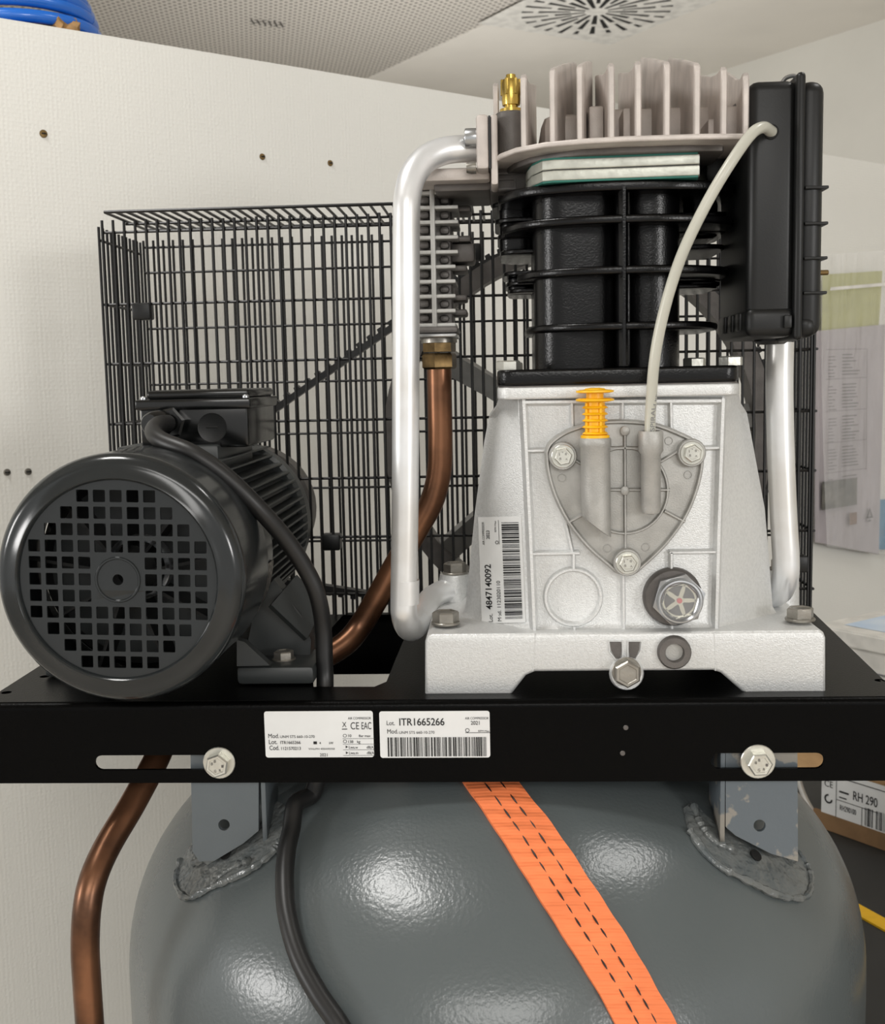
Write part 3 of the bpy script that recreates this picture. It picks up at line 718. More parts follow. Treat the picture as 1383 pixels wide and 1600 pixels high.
quad(t, f1, (488 - 44) / 3.64, (144 - 44) / 3.64, (518 - 44) / 3.64, (149 - 44) / 3.64, .0006); quad(t, f1, (322 - 44) / 3.64, (216 - 44) / 3.64, (342 - 44) / 3.64, (232 - 44) / 3.64, .0006)
for y in (240, 274): t.add([f1.p((506 - 44) / 3.64, (y - 44) / 3.64, .0006), f1.p((506 - 44) / 3.64, (y + 16 - 44) / 3.64, .0006), f1.p((519 - 44) / 3.64, (y + 8 - 44) / 3.64, .0006)], [(0, 1, 2)])
for cx_, cy_ in ((503, 184), (503, 217)):
    n_ = 14; pts = [(cx_ + r_ * math.cos(2 * PI * i / n_), cy_ + r_ * .9 * math.sin(2 * PI * i / n_)) for r_ in (11, 8.5) for i in range(n_)]
    t.add([f1.p((x - 44) / 3.64, (y - 44) / 3.64, .0006) for x, y in pts], [(i, (i + 1) % n_, n_ + (i + 1) % n_, n_ + i) for i in range(n_)])
obj('printed_text', t, M['ink'], s1)
f3 = Frame(W(592.5, 1111.5, YF), (W(765, 1110.5, YF) - W(592.5, 1111.5, YF)) / 173, (W(594.5, 1184, YF) - W(592.5, 1111.5, YF)) / 73); f3.N = Vector((0, -1, 0))
s2 = sticker('barcode_label', f3, 173, 73, 4, label='white sticker with large lot number and barcode on the plate flange', cat='label')
t = MB(); kw = dict(X0=698, Y0=42)
T(f3, 'Lot.', 740, 120, 786, 26, **kw); T(f3, 'ITR1665266', 812, 122, 1070, 42, bold=0.0120, **kw); T(f3, 'Mod.', 742, 168, 804, 26, **kw); T(f3, 'UNM STS 660-10-270', 810, 170, 1012, 16, **kw)
T(f3, 'AIR COMPRESSOR', 1188, 90, 1322, 14, **kw); T(f3, '2021', 1220, 120, 1270, 22, bold=0.0080, **kw); T(f3, 'RPM Max', 1262, 162, 1326, 12, **kw)
quad(t, f3, (1188 - 698) / 3.64, (164 - 42) / 3.64, (1330 - 698) / 3.64, (167 - 42) / 3.64, .0006)
n_ = 14; pts = [(1200 + r_ * math.cos(2 * PI * i / n_), 152 + r_ * math.sin(2 * PI * i / n_)) for r_ in (12, 9) for i in range(n_)]
t.add([f3.p((x - 698) / 3.64, (y - 42) / 3.64, .0006) for x, y in pts], [(i, (i + 1) % n_, n_ + (i + 1) % n_, n_ + i) for i in range(n_)])
barcode(t, f3, (742 - 698) / 3.64, (190 - 42) / 3.64, (1306 - 698) / 3.64, (300 - 42) / 3.64, seed=11)
obj('printed_text', t, M['ink'], s2)

# ================================================================== PUMP
pump = thing('compressor_pump', 'silver and black twin-cylinder compressor pump standing on the black plate', 'compressor', (.11, 1.0, ZP))
DF = .915
def wx(px, py, D): return W(px, py, D).x
def wz(py, D, px=975): return W(px, py, D).z
# base with arch
mb = front([[(664, 1087), (664, 1003), (667, 995), (675, 991), (1280, 985), (1288, 989), (1291, 997), (1291, 1084), (1165, 1085), (1127, 1052), (1115, 1048), (836, 1050), (822, 1056), (798, 1087)]], DF, 1.09, .003)
base = obj('base', mb, M['cast'], pump)
# tapered body lofted from octagonal sections
def sec(py, xfl, xfr, xsl, xsr, Df=.932, Ds=.985, Db=1.09):
    z = wz(py, Df); a_ = wx(xfl, py, Df); b_ = wx(xfr, py, Df); c_ = wx(xsl, py, Ds); d_ = wx(xsr, py, Ds)
    r = .004
    P = [(a_, Df), (b_, Df), (b_ + r, Df + .002), (d_ - r * 1.5, Ds - .006), (d_, Ds), (d_, Db - .01), (d_ - .02, Db), (c_ + .02, Db), (c_, Db - .01), (c_, Ds), (c_ + r * 1.5, Ds - .006), (a_ - r, Df + .002)]
    return [Vector((x, y, z)) for x, y in P]
body = MB().loft([sec(994, 838, 1116, 704, 1226, .922), sec(984, 836, 1117, 716, 1214, .929), sec(970, 835, 1118, 727, 1207), sec(900, 830, 1119, 734, 1202), sec(810, 827, 1121, 742, 1195), sec(690, 820, 1126, 757, 1174), sec(652, 818, 1127, 764, 1167), sec(636, 818, 1127, 775, 1158, Ds=.97), sec(618, 817, 1128, 781, 1154, Ds=.955)])
body.f = [t_ for f in body.f for t_ in [(f[0], f[i], f[i + 1]) for i in range(1, len(f) - 1)]]
bodyo = obj('crankcase', body, M['cast'], pump)
# edge ridges of the front face
DR = .9322
def rp(pts, D=DR): return [W(x, y, D) for x, y in pts]
RB = MB()
for pts, w_, h_ in (([(818, 622), (827, 800), (835, 984)], .0065, .0055), ([(1128, 622), (1122, 800), (1117, 984)], .0065, .0055),
    ([(818, 628), (1128, 626)], .006, .005), ([(836, 986), (1117, 983)], .005, .004),
    ([(821, 704), (862, 703)], .0042, .0045), ([(1092, 700), (1126, 699)], .0042, .0045), ([(830, 864), (905, 863)], .0042, .0045), ([(1045, 862), (1120, 861)], .0042, .0045),
    ([(893, 628), (894, 668)], .0042, .0045), ([(972, 626), (972, 656)], .0042, .0045), ([(1047, 626), (1048, 668)], .0042, .0045),
    ([(896, 863), (896, 888)], .0042, .0045), ([(897, 977), (897, 990)], .0042, .0045), ([(973, 890), (974, 990)], .0042, .0045), ([(1048, 862), (1048, 895)], .0042, .0045), ([(1049, 975), (1049, 1000)], .004, .0045),
    ([(894, 862), (880, 800), (878, 790)], .0042, .003)):
    RB.rib(cr(rp(pts), 4), w_, h_ * 1.25)
obj('casting_rib', RB, M['cast'], pump)
obj('casting_ring', MB().rib([W(x, y, DR) for x, y in circ(895.5, 932, 43, 40)], .0045, .0045, closed=True), M['cast'], pump)
# parting lines on base
for x0, x1 in ((836, 833), (1116, 1118)):
    obj('casting_seam', MB().rib(rp([(x0, 990), (x1, 1048)], DF + .0005), .0012, .0008), M['cast'], pump)
# pockets above drain plug
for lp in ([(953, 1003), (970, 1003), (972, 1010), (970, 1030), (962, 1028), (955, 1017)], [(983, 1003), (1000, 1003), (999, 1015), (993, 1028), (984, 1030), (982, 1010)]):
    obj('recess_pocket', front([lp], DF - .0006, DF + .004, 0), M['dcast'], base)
for x in (963, 990):
    obj('pocket_rim', MB().rib([W(px_, py_, DF + .0003) for px_, py_ in ([(951, 1001), (972, 1001), (973, 1030), (962, 1030), (952, 1017)] if x == 963 else [(981, 1001), (1002, 1001), (1001, 1016), (993, 1030), (981, 1030)])], .002, .0022, closed=True), M['cast'], base)
c = W(979, 1052, DF); obj('drain_boss', MB().cyl(c, c + Vector((0, -.004, 0)), .014, 24, .0125), M['cast'], pump)
hexbolt(W(979, 1049, DF - .004), (0, -1, 0), .0112, .009, .0118, .0016, 'boltdark', pump, 'drain_plug', a0=PI / 6)
# open boss ring
c = W(1053, 1018, DF)
obj('breather_boss', MB().lathe([(.0135, .008), (.0135, -.004), (.0122, -.006), (.0078, -.006), (.0072, -.004), (.0072, .004)], c, (0, 1, 0), 28, cap=(False, True)), M['dcast'], pump)
obj('boss_bore', MB().lathe([(.0072, 0), (.0072, .0008)], c + Vector((0, -.0008, 0)), (0, 1, 0), 20), M['cover'], pump)
# sight glass
c = W(1056, 933, .932)
obj('sight_boss', MB().lathe([(.024, 0), (.0235, .006), (.022, .008)], c + Vector((-.003, 0, .001)), (0, -1, 0), 36), M['dcast'], pump)
c = W(1059, 935, .924)
sg = obj('sight_glass_nut', MB().lathe([(.0208, 0), (.0215, .001), (.0215, .008), (.0185, .0095), (.0178, .0125), (.0162, .0135), (.0150, .0125), (.0148, .004)], c, (0, -1, 0), 6, .25, cap=(True, False)), M['steel'], pump, 'shiny hexagonal sight glass nut')
obj('sight_rim', MB().lathe([(.0155, .0), (.0182, .0), (.0184, .0125), (.0172, .0150), (.0160, .0152), (.0146, .0135), (.0146, .006)], c, (0, -1, 0), 36, cap=(False, False)), M['steel'], sg)
obj('sight_back', MB().lathe([(.0150, .0045), (.0150, .005)], c, (0, -1, 0), 28), M['inside'], sg)
star = []
for i in range(60):
    a_ = 2 * PI * i / 60 + .2; k = abs(math.cos(a_ * 2.5)); star.append((.0036 + .0098 * k ** 5, a_))
stp = [(c.x + r_ * math.cos(a_), c.z + r_ * math.sin(a_)) for r_, a_ in star]
obj('star_reflector', flat([stp], .0006, 0, Matrix.Translation((0, c.y - .0085, 0)) @ FR), M['goldglass'], sg, 'star shaped reflector behind the oil glass')
obj('reflector_ring', flat([circ(c.x, c.z, .0138, 32), circ(c.x, c.z, .0122, 32)], .0006, 0, Matrix.Translation((0, c.y - .0085, 0)) @ FR), M['goldglass'], sg)
obj('red_dot', MB().lathe([(.0022, .0), (.0022, .001)], c + Vector((0, -.0093, 0)), (0, -1, 0), 14), M['red'], sg)
obj('glass_disc', MB().lathe([(.0145, .0115), (.0145, .0125)], c, (0, -1, 0), 28), M['glass'], sg)
# foot bolts + rear bosses
for px, py, D in ((697, 991, .945), (1250, 985, .945)):
    hexbolt((wx(px, py, D), D, base and wz(985, DF) + .0005), (0, 0, 1), .0112, .0085, .0122, .0022, 'boltdark', pump, a0=.1)
for px, D in ((711, 1.062), (1222, 1.062)):
    x = wx(px, 900, D); zt = wz(893, D)
    obj('rear_boss', MB().lathe([(.0155, 0), (.0150, zt - ZP - .045), (.014, zt - ZP - .04)], (x, D, ZP + .04), (0, 0, 1), 24), M['cast'], pump)
    hexbolt((x, D, zt), (0, 0, 1), .0108, .0085, .0118, .002, 'boltdark', pump, a0=.2)
    obj('web', MB().box((min(x, x + (.04 if px < 900 else -.04)), D - .004, ZP + .038), (max(x, x + (.04 if px < 900 else -.04)), D + .004, zt - .01), .002), M['cast'], pump)
# crankcase top flange, black cylinder flange
def rr_plan(pl, pr_, Df, Db, r, py=590, rs=None, Dp=None):
    return rrect(wx(pl, py, Dp or Df), Df, wx(pr_, py, Dp or Df), Db, r, 6, rs)
obj('top_flange', plan([rr_plan(777, 1159, .921, 1.09, .012)], wz(621, .921), wz(602, .921), .0015), M['cast'], pump)
obj('flange_gasket', plan([rr_plan(779, 1157, .9225, 1.088, .012)], wz(602.5, .921), wz(600, .921)), M['dcast'], pump)
obj('cylinder_flange', plan([rr_plan(777, 1158, .921, 1.088, .012)], wz(600, .921), wz(574, .921), .0025), M['blackiron'], pump)
zfl = wz(574, .921)
for px, D, mm in ((794, .94, 'zinc'), (1085, 1.01, 'zinc'), (1142, .955, 'zinc'), (800, 1.07, 'zinc')):
    hexbolt((wx(px, 560, D), D, zfl), (0, 0, 1), .0100, .0075, None, 0, mm, pump, a0=.15)
# barrels
bt = wz(286, .935)
x0, x1, xm = wx(836, 500, .955), wx(1068, 500, .955), wx(973, 500, .955)
obj('cylinder_barrel', plan([rrect(x0, .952, xm + .004, 1.075, .026, 8)], zfl, bt, 0), M['blackiron'], pump)
obj('cylinder_barrel', plan([rrect(xm - .004, .952, x1, 1.075, .026, 8)], zfl, bt, 0), M['blackiron'], pump)
obj('centre_rib', MB().box((wx(966, 500, .93), .932, zfl), (wx(986, 500, .93), .96, wz(296, .932)), .003), M['blackiron'], pump)
obj('centre_rib', MB().rib([W(975, y, .932) for y in (292, 400, 500, 572)], .006, .003), M['blackiron'], pump)
def finplan(pl, pr_, Dt=.985, Df=.93, Db=1.09, n=16, e=.55):
    xl, xr = wx(pl, 400, Dt), wx(pr_, 400, Dt); m_ = (xl + xr) / 2; h = (xr - xl) / 2; P = []
    for i in range(n + 1):
        t_ = -1 + 2 * i / n; P.append((m_ + h * t_, Df + (Dt - Df) * (1 - (1 - abs(t_) ** 2.2) ** e)))
    P += [(xr, Db - .02), (xr - .02, Db), (xl + .02, Db), (xl, Db - .02)]
    return P
for py, pl_, pr_, th_ in ((289, 780, 1160, .008), (341, 786, 1153, .0068), (421, 808, 1139, .0068), (509, 822, 1122, .0065)):
    z = wz(py, .93)
    obj('cooling_fin', plan([finplan(pl_, pr_)], z - th_ / 2, z + th_ / 2, .0022), M['blackiron'], pump)
# deeper side fins of the block
zs = [wz(y, 1.0) for y in (312, 338, 362, 388)]
for k, z in enumerate(zs):
    obj('side_fin', plan([rrect(wx(770 + k * 4, 400, 1.02), 1.0, wx(1150 - k * 6, 400, 1.02), 1.10, .02, 5)], z - .002, z + .002, .001), M['blackiron'], pump)
for k, y in enumerate((425, 441, 452)):
    z = wz(y, 1.02); obj('side_fin', plan([rrect(wx(786 + k * 4, 400, 1.02), 1.0, wx(1132 - k * 6, 400, 1.02), 1.09, .02, 5)], z - .0018, z + .0018, .001), M['blackiron'], pump)
obj('side_column', plan([rrect(wx(781, 400, 1.03), 1.015, wx(836, 400, 1.03), 1.095, .012, 5)], wz(394, 1.02), wz(290, 1.02), .004), M['blackiron'], pump)
obj('side_column', plan([rrect(wx(1066, 400, 1.03), 1.015, wx(1120, 400, 1.03), 1.095, .012, 5)], wz(376, 1.02), wz(290, 1.02), .004), M['blackiron'], pump)
obj('side_column', plan([rrect(wx(793, 400, 1.03), 1.02, wx(836, 400, 1.03), 1.085, .01, 5)], wz(456, 1.02), wz(426, 1.02), .003), M['blackiron'], pump)
obj('side_column', plan([rrect(wx(1066, 400, 1.03), 1.02, wx(1125, 400, 1.03), 1.085, .01, 5)], wz(452, 1.02), wz(426, 1.02), .003), M['blackiron'], pump)
# deck, valve plates, gaskets
def vp(off=0): return [(wx(842, 260, .93) + .012 + off, .932 - off), (wx(1092, 260, .93) + off, .927 - off), (wx(1095, 260, .93) + off, .935), (wx(1095, 260, .93) + off, 1.08), (wx(822, 270, .985) - off, 1.08), (wx(822, 270, .985) - off, .985), (wx(830, 270, .96) - off, .957), (wx(842, 260, .93) + .003, .936 - off)]
zz = [wz(y, .93, 975) for y in (281, 278, 262, 260.5, 245, 242)]
obj('gasket', plan([vp(-.001)], zz[0], zz[1]), M['teal'], pump, 'thin teal gasket')
obj('valve_plate', plan([vp()], zz[1], zz[2], .001), M['plates'], pump)
obj('valve_gasket', plan([vp(-.0015)], zz[2], zz[3]), M['ink'], pump)
obj('valve_plate', plan([vp()], zz[3], zz[4], .001), M['plates'], pump)
obj('gasket', plan([vp(-.001)], zz[4], zz[5]), M['teal'], pump, 'thin teal gasket')
obj('cylinder_deck', plan([rrect(wx(822, 270, .985), .945, wx(1100, 270, .93), 1.085, .03, 6)], bt - .004, zz[0], .001), M['blackiron'], pump)
# head: underplate with swept left corner
zh = wz(213, .905)
hp = [(wx(762, 250, 1.06), 1.10), (wx(762, 250, 1.06), 1.05), (wx(765, 245, 1.0), .99), (wx(780, 235, .97), .957), (wx(805, 235, .945), .934), (wx(850, 230, .925), .916), (wx(910, 220, .91), .907), (wx(975, 215, .905), .903), (wx(1100, 213, .905), .903), (wx(1163, 213, .905), .907), (wx(1168, 213, .905), .915), (wx(1168, 213, .905), 1.10)]
head = obj('cylinder_head', plan([hp], zh - .0045, zh, .0015), M['head'], pump)
hp2 = [(x + (.012 if x < .05 else -.012 if x > .15 else 0), y + .02 if y < 1.05 else y) for x, y in hp]
obj('head_skirt', plan([hp2], zz[5], zh - .004, .001), M['dcast'], pump)
obj('head_side', MB().box((wx(765, 270, 1.03), 1.0, wz(300, 1.0, 790)), (wx(838, 270, 1.03), 1.10, zh - .003), .003), M['dcast'], pump)
for y0, y1 in ((247, 272), (279, 296)):
    f_ = front([[(770, y0), (806, y0 - 1), (806, y1), (770, y1 + 1)], [(773, y0 + 3), (803, y0 + 2), (803, y1 - 3), (773, y1 - 2)]], .998, 1.001, 0); obj('panel_frame', f_, M['dcast'], pump)
obj('head_core', MB().box((wx(900, 180, 1.0), .99, zh - .001), (wx(1150, 180, 1.0), 1.095, wz(168, .99)), .006), M['head'], pump)
obj('head_core', MB().box((wx(845, 180, 1.0), .985, zh - .001), (wx(915, 180, 1.0), 1.095, wz(172, .985)), .01), M['head'], pump)
FIN = [(775, 124, 775, 150, .99), (818, 110, 834, 131, .93), (863, 101, 899, 100, .922), (906, 96, 922, 98, .916), (956, 92, 934, 116, .912), (998, 89, 970, 112, .91), (1043, 91, 1003, 92, .91), (1090, 93, 1046, 93, .91), (1132, 98, 1092, 116, .91), (1166, 107, 1136, 112, .912)]
for k, (px, pt, pb_, ptb, Df) in enumerate(FIN):
    Db = 1.085; xf = wx(px, 150, Df); xb = wx(pb_, 150, Db); h = wz(pt, Df, px) - zh; hb = wz(ptb, Db, pb_) - zh; th_ = .0024; Lf = Db - Df
    if k in (2, 3, 6, 7): prof_ = [(0, 0), (0, h - .008), (.0015, h - .003), (.006, h), (Lf * .5, (h + hb) / 2 + .001), (Lf - .008, hb), (Lf, hb - .006), (Lf, 0)]
    else: prof_ = [(0, 0), (0, h - .012), (.002, h - .004), (.008, h), (.03, h + (hb - h) * .02), (Lf * .42, h + (hb - h) * .25), (Lf, hb), (Lf, 0)]
    dv = Vector((xb - xf, Db - Df, 0)).normalized(); sd = Vector((dv.y, -dv.x, 0))
    ring = lambda s_, ins: [Vector((xf, Df, zh - .001)) + dv * (a_ + (ins if a_ < .001 else 0)) + Vector((0, 0, h_ - (ins if h_ > .01 else 0))) + sd * s_ for a_, h_ in prof_]
    obj('head_fin', MB().loft([ring(-th_, .0014), ring(-th_ * .6, 0), ring(th_ * .6, 0), ring(th_, .0014)]), M['head'], pump)
for px, py, D in ((932, 165, .96), (985, 168, .96), (1145, 165, .96), (1118, 185, .955)):
    x = wx(px, py, D); obj('head_web', MB().box((x - .006, D, zh - .001), (x + .006, 1.0, wz(py, D, px)), .002), M['head'], pump)
# safety valve
vx = wx(799, 180, .985)
vb = obj('valve_socket', MB().lathe([(.0135, 0), (.0135, wz(180, .985, 800) - zh), (.012, wz(177, .985, 800) - zh)], (vx, .985, zh), (0, 0, 1), 24), M['dcast'], pump)
z1_ = wz(177, .985, 800); z2_ = wz(117, .985, 800)
sv = obj('safety_valve', MB().lathe([(.0095, 0), (.0095, .003), (.0055, .0032), (.0055, .006), (.0072, .0062), (.0076, .010), (.0076, z2_ - z1_ - .007), (.0066, z2_ - z1_ - .004), (.0042, z2_ - z1_ - .0038), (.0040, z2_ - z1_), (.001, z2_ - z1_)], (vx, .985, z1_), (0, 0, 1), 24), M['brass'], pump, 'bright brass safety valve')
for i in range(6):
    a_ = i * PI / 3; c = Vector((vx + .0070 * math.cos(a_), .985 + .0070 * math.sin(a_), z1_ + .014)); obj('grip_flute', MB().cyl(c, c + Vector((0, 0, .013)), .0016, 8, bev=.0004), M['brass'], sv)
obj('hex_base', MB().lathe([(.0115, -.004), (.0115, .0)], (vx, .985, z1_), (0, 0, 1), 6, .2), M['oldbrass'], sv)
# outlet flange on the left of the head
xo = wx(767, 230, .985); xo2 = wx(745, 230, .985)
obj('outlet_flange', MB().box((xo2, .962, wz(267, .97, 755)), (xo - .0015, 1.035, wz(181, .97, 755)), .003), M['head'], pump)
obj('outlet_gasket', MB().box((xo - .0016, .964, wz(265, .97, 765)), (xo, 1.033, wz(183, .97, 765)), 0), M['ink'], pump)
obj('outlet_boss', MB().box((xo, .964, wz(300, 1.0, 765)), (wx(778, 230, .985), 1.04, wz(181, .97, 765)), .002), M['head'], pump)
c = Vector((wx(745, 212, .965), .976, wz(214, .97, 740)))
cs = obj('cap_screw', MB().lathe([(.0082, 0), (.0082, .009), (.0075, .010), (.0045, .010), (.0045, .004)], c, (-1, 0, 0), 24), M['steel'], pump)
obj('outlet_bolt', MB().lathe([(.005, 0), (.005, .004), (.004, .008)], (wx(744, 262, .975), .975, wz(262, .975, 740)), (-1, 0, 0), 12), M['boltdark'], pump)

# side cover of the crankcase (shield shape) ---------------------------
DC = .921
out = [(851, 705), (856, 693), (868, 682), (887, 671), (918, 661), (945, 657), (974, 656), (1004, 658), (1034, 664), (1071, 679), (1090, 690), (1098, 702), (1099, 727), (1090, 767), (1071, 811), (1040, 853), (1002, 889), (990, 897), (967, 897), (952, 886), (918, 856), (887, 817), (865, 774), (854, 736)]
cov = obj('side_cover', front([out], DC, .936, .0012), M['cover'], pump, 'shield-shaped grey cast cover on the crankcase front')
def shrink(P, k, c=(976, 766)): return [(c[0] + (x - c[0]) * k, c[1] + (y - c[1]) * k) for x, y in P]
so = [(p.x, p.y) for p in cr([Vector((x, y, 0)) for x, y in shrink(out, .972)] + [Vector((*shrink(out, .972)[0], 0))], 3)[:-1]]
obj('cover_rim', MB().rib([W(x, y, DC) for x, y in so], .0034, .0036, closed=True), M['cover'], cov)
obj('cover_ring', MB().rib([W(x, y, DC) for x, y in circ(976, 766, 67, 44)], .0030, .0030, closed=True), M['cover'], cov)
for pts in ([(976, 672), (977, 862)], [(948, 765), (1046, 765)], [(1032, 721), (1062, 703)], [(1038, 798), (1070, 815)], [(921, 798), (888, 816)], [(897, 718), (925, 735)], [(950, 700), (1003, 700)]):
    obj('cover_rib', MB().rib(rp(pts, DC), .0030, .0034), M['cover'], cov)
for x, y, r_ in ((976, 673, .0038), (976, 766, .0036)):
    c = W(x, y, DC); obj('ejector_disc', MB().lathe([(r_, 0), (r_, .0036), (r_ * .85, .004)], c, (0, -1, 0), 16), M['cover'], cov)
for x, y in ((878, 747), (1045, 689), (1075, 742), (949, 857), (1009, 855)):
    obj('pin_mark', MB().rib([W(a_, b_, DC) for a_, b_ in circ(x, y, 6, 14)], .0008, .0006, closed=True), M['cover'], cov)
for x, y, a0 in ((879, 712, .2), (1079, 707, .35), (979, 877, .1)):
    c = W(x, y, DC)
    obj('bolt_boss', MB().lathe([(.0115, -.002), (.0112, .006), (.0105, .007)], c + Vector((0, 0, 0)), (0, -1, 0), 24), M['cover'], cov)
    hb = hexbolt(c + Vector((0, -.007, 0)), (0, -1, 0), .0072, .005, .0092, .0012, 'zinc', pump, 'cover_bolt', a0=a0)
    f = Frame(c + Vector((0, -.007 - .0012 - .0047, 0)), Vector((.0004, 0, 0)), Vector((0, 0, -.0004))); f.N = Vector((0, -1, 0)); t = MB()
    text(t, f, '8', 3, -3, 4, 5, lift=.0001); text(t, f, '8', -8, 6, 4, 5, lift=.0001); text(t, f, 'A', 4, 7, 4, 4, lift=.0001); quad(t, f, -8, -7, -7, -2, .0001); quad(t, f, -3, -9, 0, -8, .0001)
    obj('head_marking', t, M['dcast'], hb)
# filler tube and breather tube
ct = W(930, 684, .905); cbm = W(932, 836, .909); ax = (cbm - ct)
r1 = .0116
tb_ = []; n_ = 28
for k, (f_, rr_) in enumerate(((0, r1 * .86), (.0, r1 * 1.02), (.015, r1 * 1.08), (.08, r1 * 1.08), (.10, r1), (.5, r1), (.80, r1))):
    c = ct + ax * f_; tb_.append([c + Vector((math.cos(a_) * rr_, math.sin(a_) * rr_, 0)) for a_ in [2 * PI * i / n_ for i in range(n_)]])
for cut in (0, .5, 1):
    c = ct + ax * .93; rr_ = r1 * (1, .985, .6)[int(cut * 2)]
    tb_.append([c + Vector((math.cos(a_) * rr_, math.sin(a_) * rr_, -.009 * math.cos(a_) * (1 if cut < 1 else .6) - .0025 * cut + .003)) for a_ in [2 * PI * i / n_ for i in range(n_)]])
obj('filler_tube', MB().loft(tb_), M['cover'], cov, 'thick cast filler tube cut off obliquely')
obj('tube_web', MB().box((ct.x - .007, .908, cbm.z + .016), (ct.x + .008, .925, ct.z - .006), .003), M['cover'], cov)
c2 = W(1017, 673, .906); b2 = W(1017, 803, .908)
L_ = c2.z - b2.z
obj('breather_tube', MB().lathe([(.0065, .004), (.0070, 0), (.0092, .0), (.0097, .001), (.0097, L_ * .24), (.0078, L_ * .28), (.0078, L_ * .93), (.0068, L_ * .985), (.003, L_)], c2, b2 - c2, 28), M['cover'], cov)
obj('tube_web', MB().box((c2.x - .006, .906, b2.z + .006), (c2.x + .006, .925, c2.z - .004), .003), M['cover'], cov)

# barcode sticker on the left facet of the crankcase
from mathutils.bvhtree import BVHTree
body_bvh = BVHTree.FromPolygons([Vector(v) for v in body.v], body.f)
class Drape:
    def p(s, x, y, h=0):
        a_, b_ = x / 70, y / 166
        px = (748 * (1 - a_) + 815 * a_) * (1 - b_) + (754 * (1 - a_) + 822 * a_) * b_; py = (808 * (1 - a_) + 807 * a_) * (1 - b_) + (974 * (1 - a_) + 972 * a_) * b_
        loc, n, i, d = body_bvh.ray_cast(Vector((0, 0, ZC)), ray(px, py).normalized())
        n = Vector((-.62, -.78, .08)).normalized(); return loc + n * (h + .0004)
fl = Drape()
lb_ = MB(); vs = []; fs = []; nx, ny = 16, 24
for lay in (.0004, -.001):
    for j in range(ny + 1):
        for i in range(nx + 1): vs.append(fl.p(70 * i / nx, 166 * j / ny, lay))
n0 = (nx + 1) * (ny + 1)
for l in (0, 1):
    for j in range(ny):
        for i in range(nx): a_ = l * n0 + j * (nx + 1) + i; fs.append((a_, a_ + 1, a_ + nx + 2, a_ + nx + 1))
bd_ = [i for i in range(nx + 1)] + [(j * (nx + 1)) + nx for j in range(1, ny + 1)] + [ny * (nx + 1) + i for i in range(nx - 1, -1, -1)] + [j * (nx + 1) for j in range(ny - 1, 0, -1)]
for a_, b_ in zip(bd_, bd_[1:] + bd_[:1]): fs.append((a_, b_, n0 + b_, n0 + a_))
s3 = obj('lot_label', MB().add(vs, fs), M['label'], label='white barcode sticker reading upward on the left side of the silver crankcase', cat='label')
t = MB(); k = 8.889
def TV(s_, xb, y0, y1, h, **kw):            # crop coordinates: baseline x, lower y, upper y
    sl = (y0 - 60) * .046
    text(t, fl, s_, (xb - 12 - sl) / k * .97, (y0 - 50) / k, (y0 - y1) / k, h / k, lift=.0008, rot=90, **kw)
TV('4847140092', 235, 1335, 708, 90, bold=0.0120); TV('Lot.', 243, 1505, 1395, 60); TV('Mod. 1123020110', 372, 1500, 940, 55); TV('AIR COMPRESSOR', 118, 435, 120, 34); TV('2023', 190, 357, 238, 48, bold=0.0080); TV('RPM Max', 290, 260, 105, 26)
quad(t, fl, 33, 5, 33.6, 43, .0008)
n_ = 14; pts = [(29.5 + r_ * math.cos(2 * PI * i / n_), 40 + r_ * math.sin(2 * PI * i / n_)) for r_ in (2.8, 2) for i in range(n_)]
t.add([fl.p(x, y, .0008) for x, y in pts], [(i, (i + 1) % n_, n_ + (i + 1) % n_, n_ + i) for i in range(n_)])
barcode(t, fl, 38, 9, 66, 160, True, 21, lift=.0008)
obj('printed_text', t, M['ink'], s3)

# yellow plug ----------------------------------------------------------
c = ct + Vector((0, 0, -.002)); Hh = wz(606, .905) - c.z
yp = thing('oil_filler_plug', 'yellow ribbed plastic plug in the filler tube of the side cover', 'plug', c)
obj('stem', MB().cyl(c, c + Vector((0, 0, Hh - .002)), .0068, 20), M['yellow'], yp)
sc_ = Hh / 72
for y in (8, 17, 26, 35, 44):
    obj('rib_ring', MB().lathe([(.0085, 0), (.0102, .0006), (.0102, .0008), (.0085, .0022)], c + Vector((0, 0, y * sc_)), (0, 0, 1), 24), M['yellow'], yp)
obj('lower_collar', MB().lathe([(.0105, 0), (.0112, .0006), (.0112, .003), (.009, .0035)], c + Vector((0, 0, .001)), (0, 0, 1), 24), M['yellow'], yp)
obj('upper_disc', MB().lathe([(.010, 0), (.0148, .001), (.0150, .0022), (.013, .003)], c + Vector((0, 0, Hh - .0105)), (0, 0, 1), 28), M['yellow'], yp)
obj('cap_disc', MB().lathe([(.012, 0), (.0148, .0006), (.0146, .002), (.008, .0028), (.0078, .0034), (.004, .004)], c + Vector((0, 0, Hh - .0035)), (0, 0, 1), 28), M['yellow'], yp)
for i in range(4):
    a_ = i * PI / 2 + .5; cv = c + Vector((.0078 * math.cos(a_), .0078 * math.sin(a_), .003)); obj('stem_web', MB().cyl(cv, cv + Vector((0, 0, Hh - .014)), .0012, 6), M['yellow'], yp)

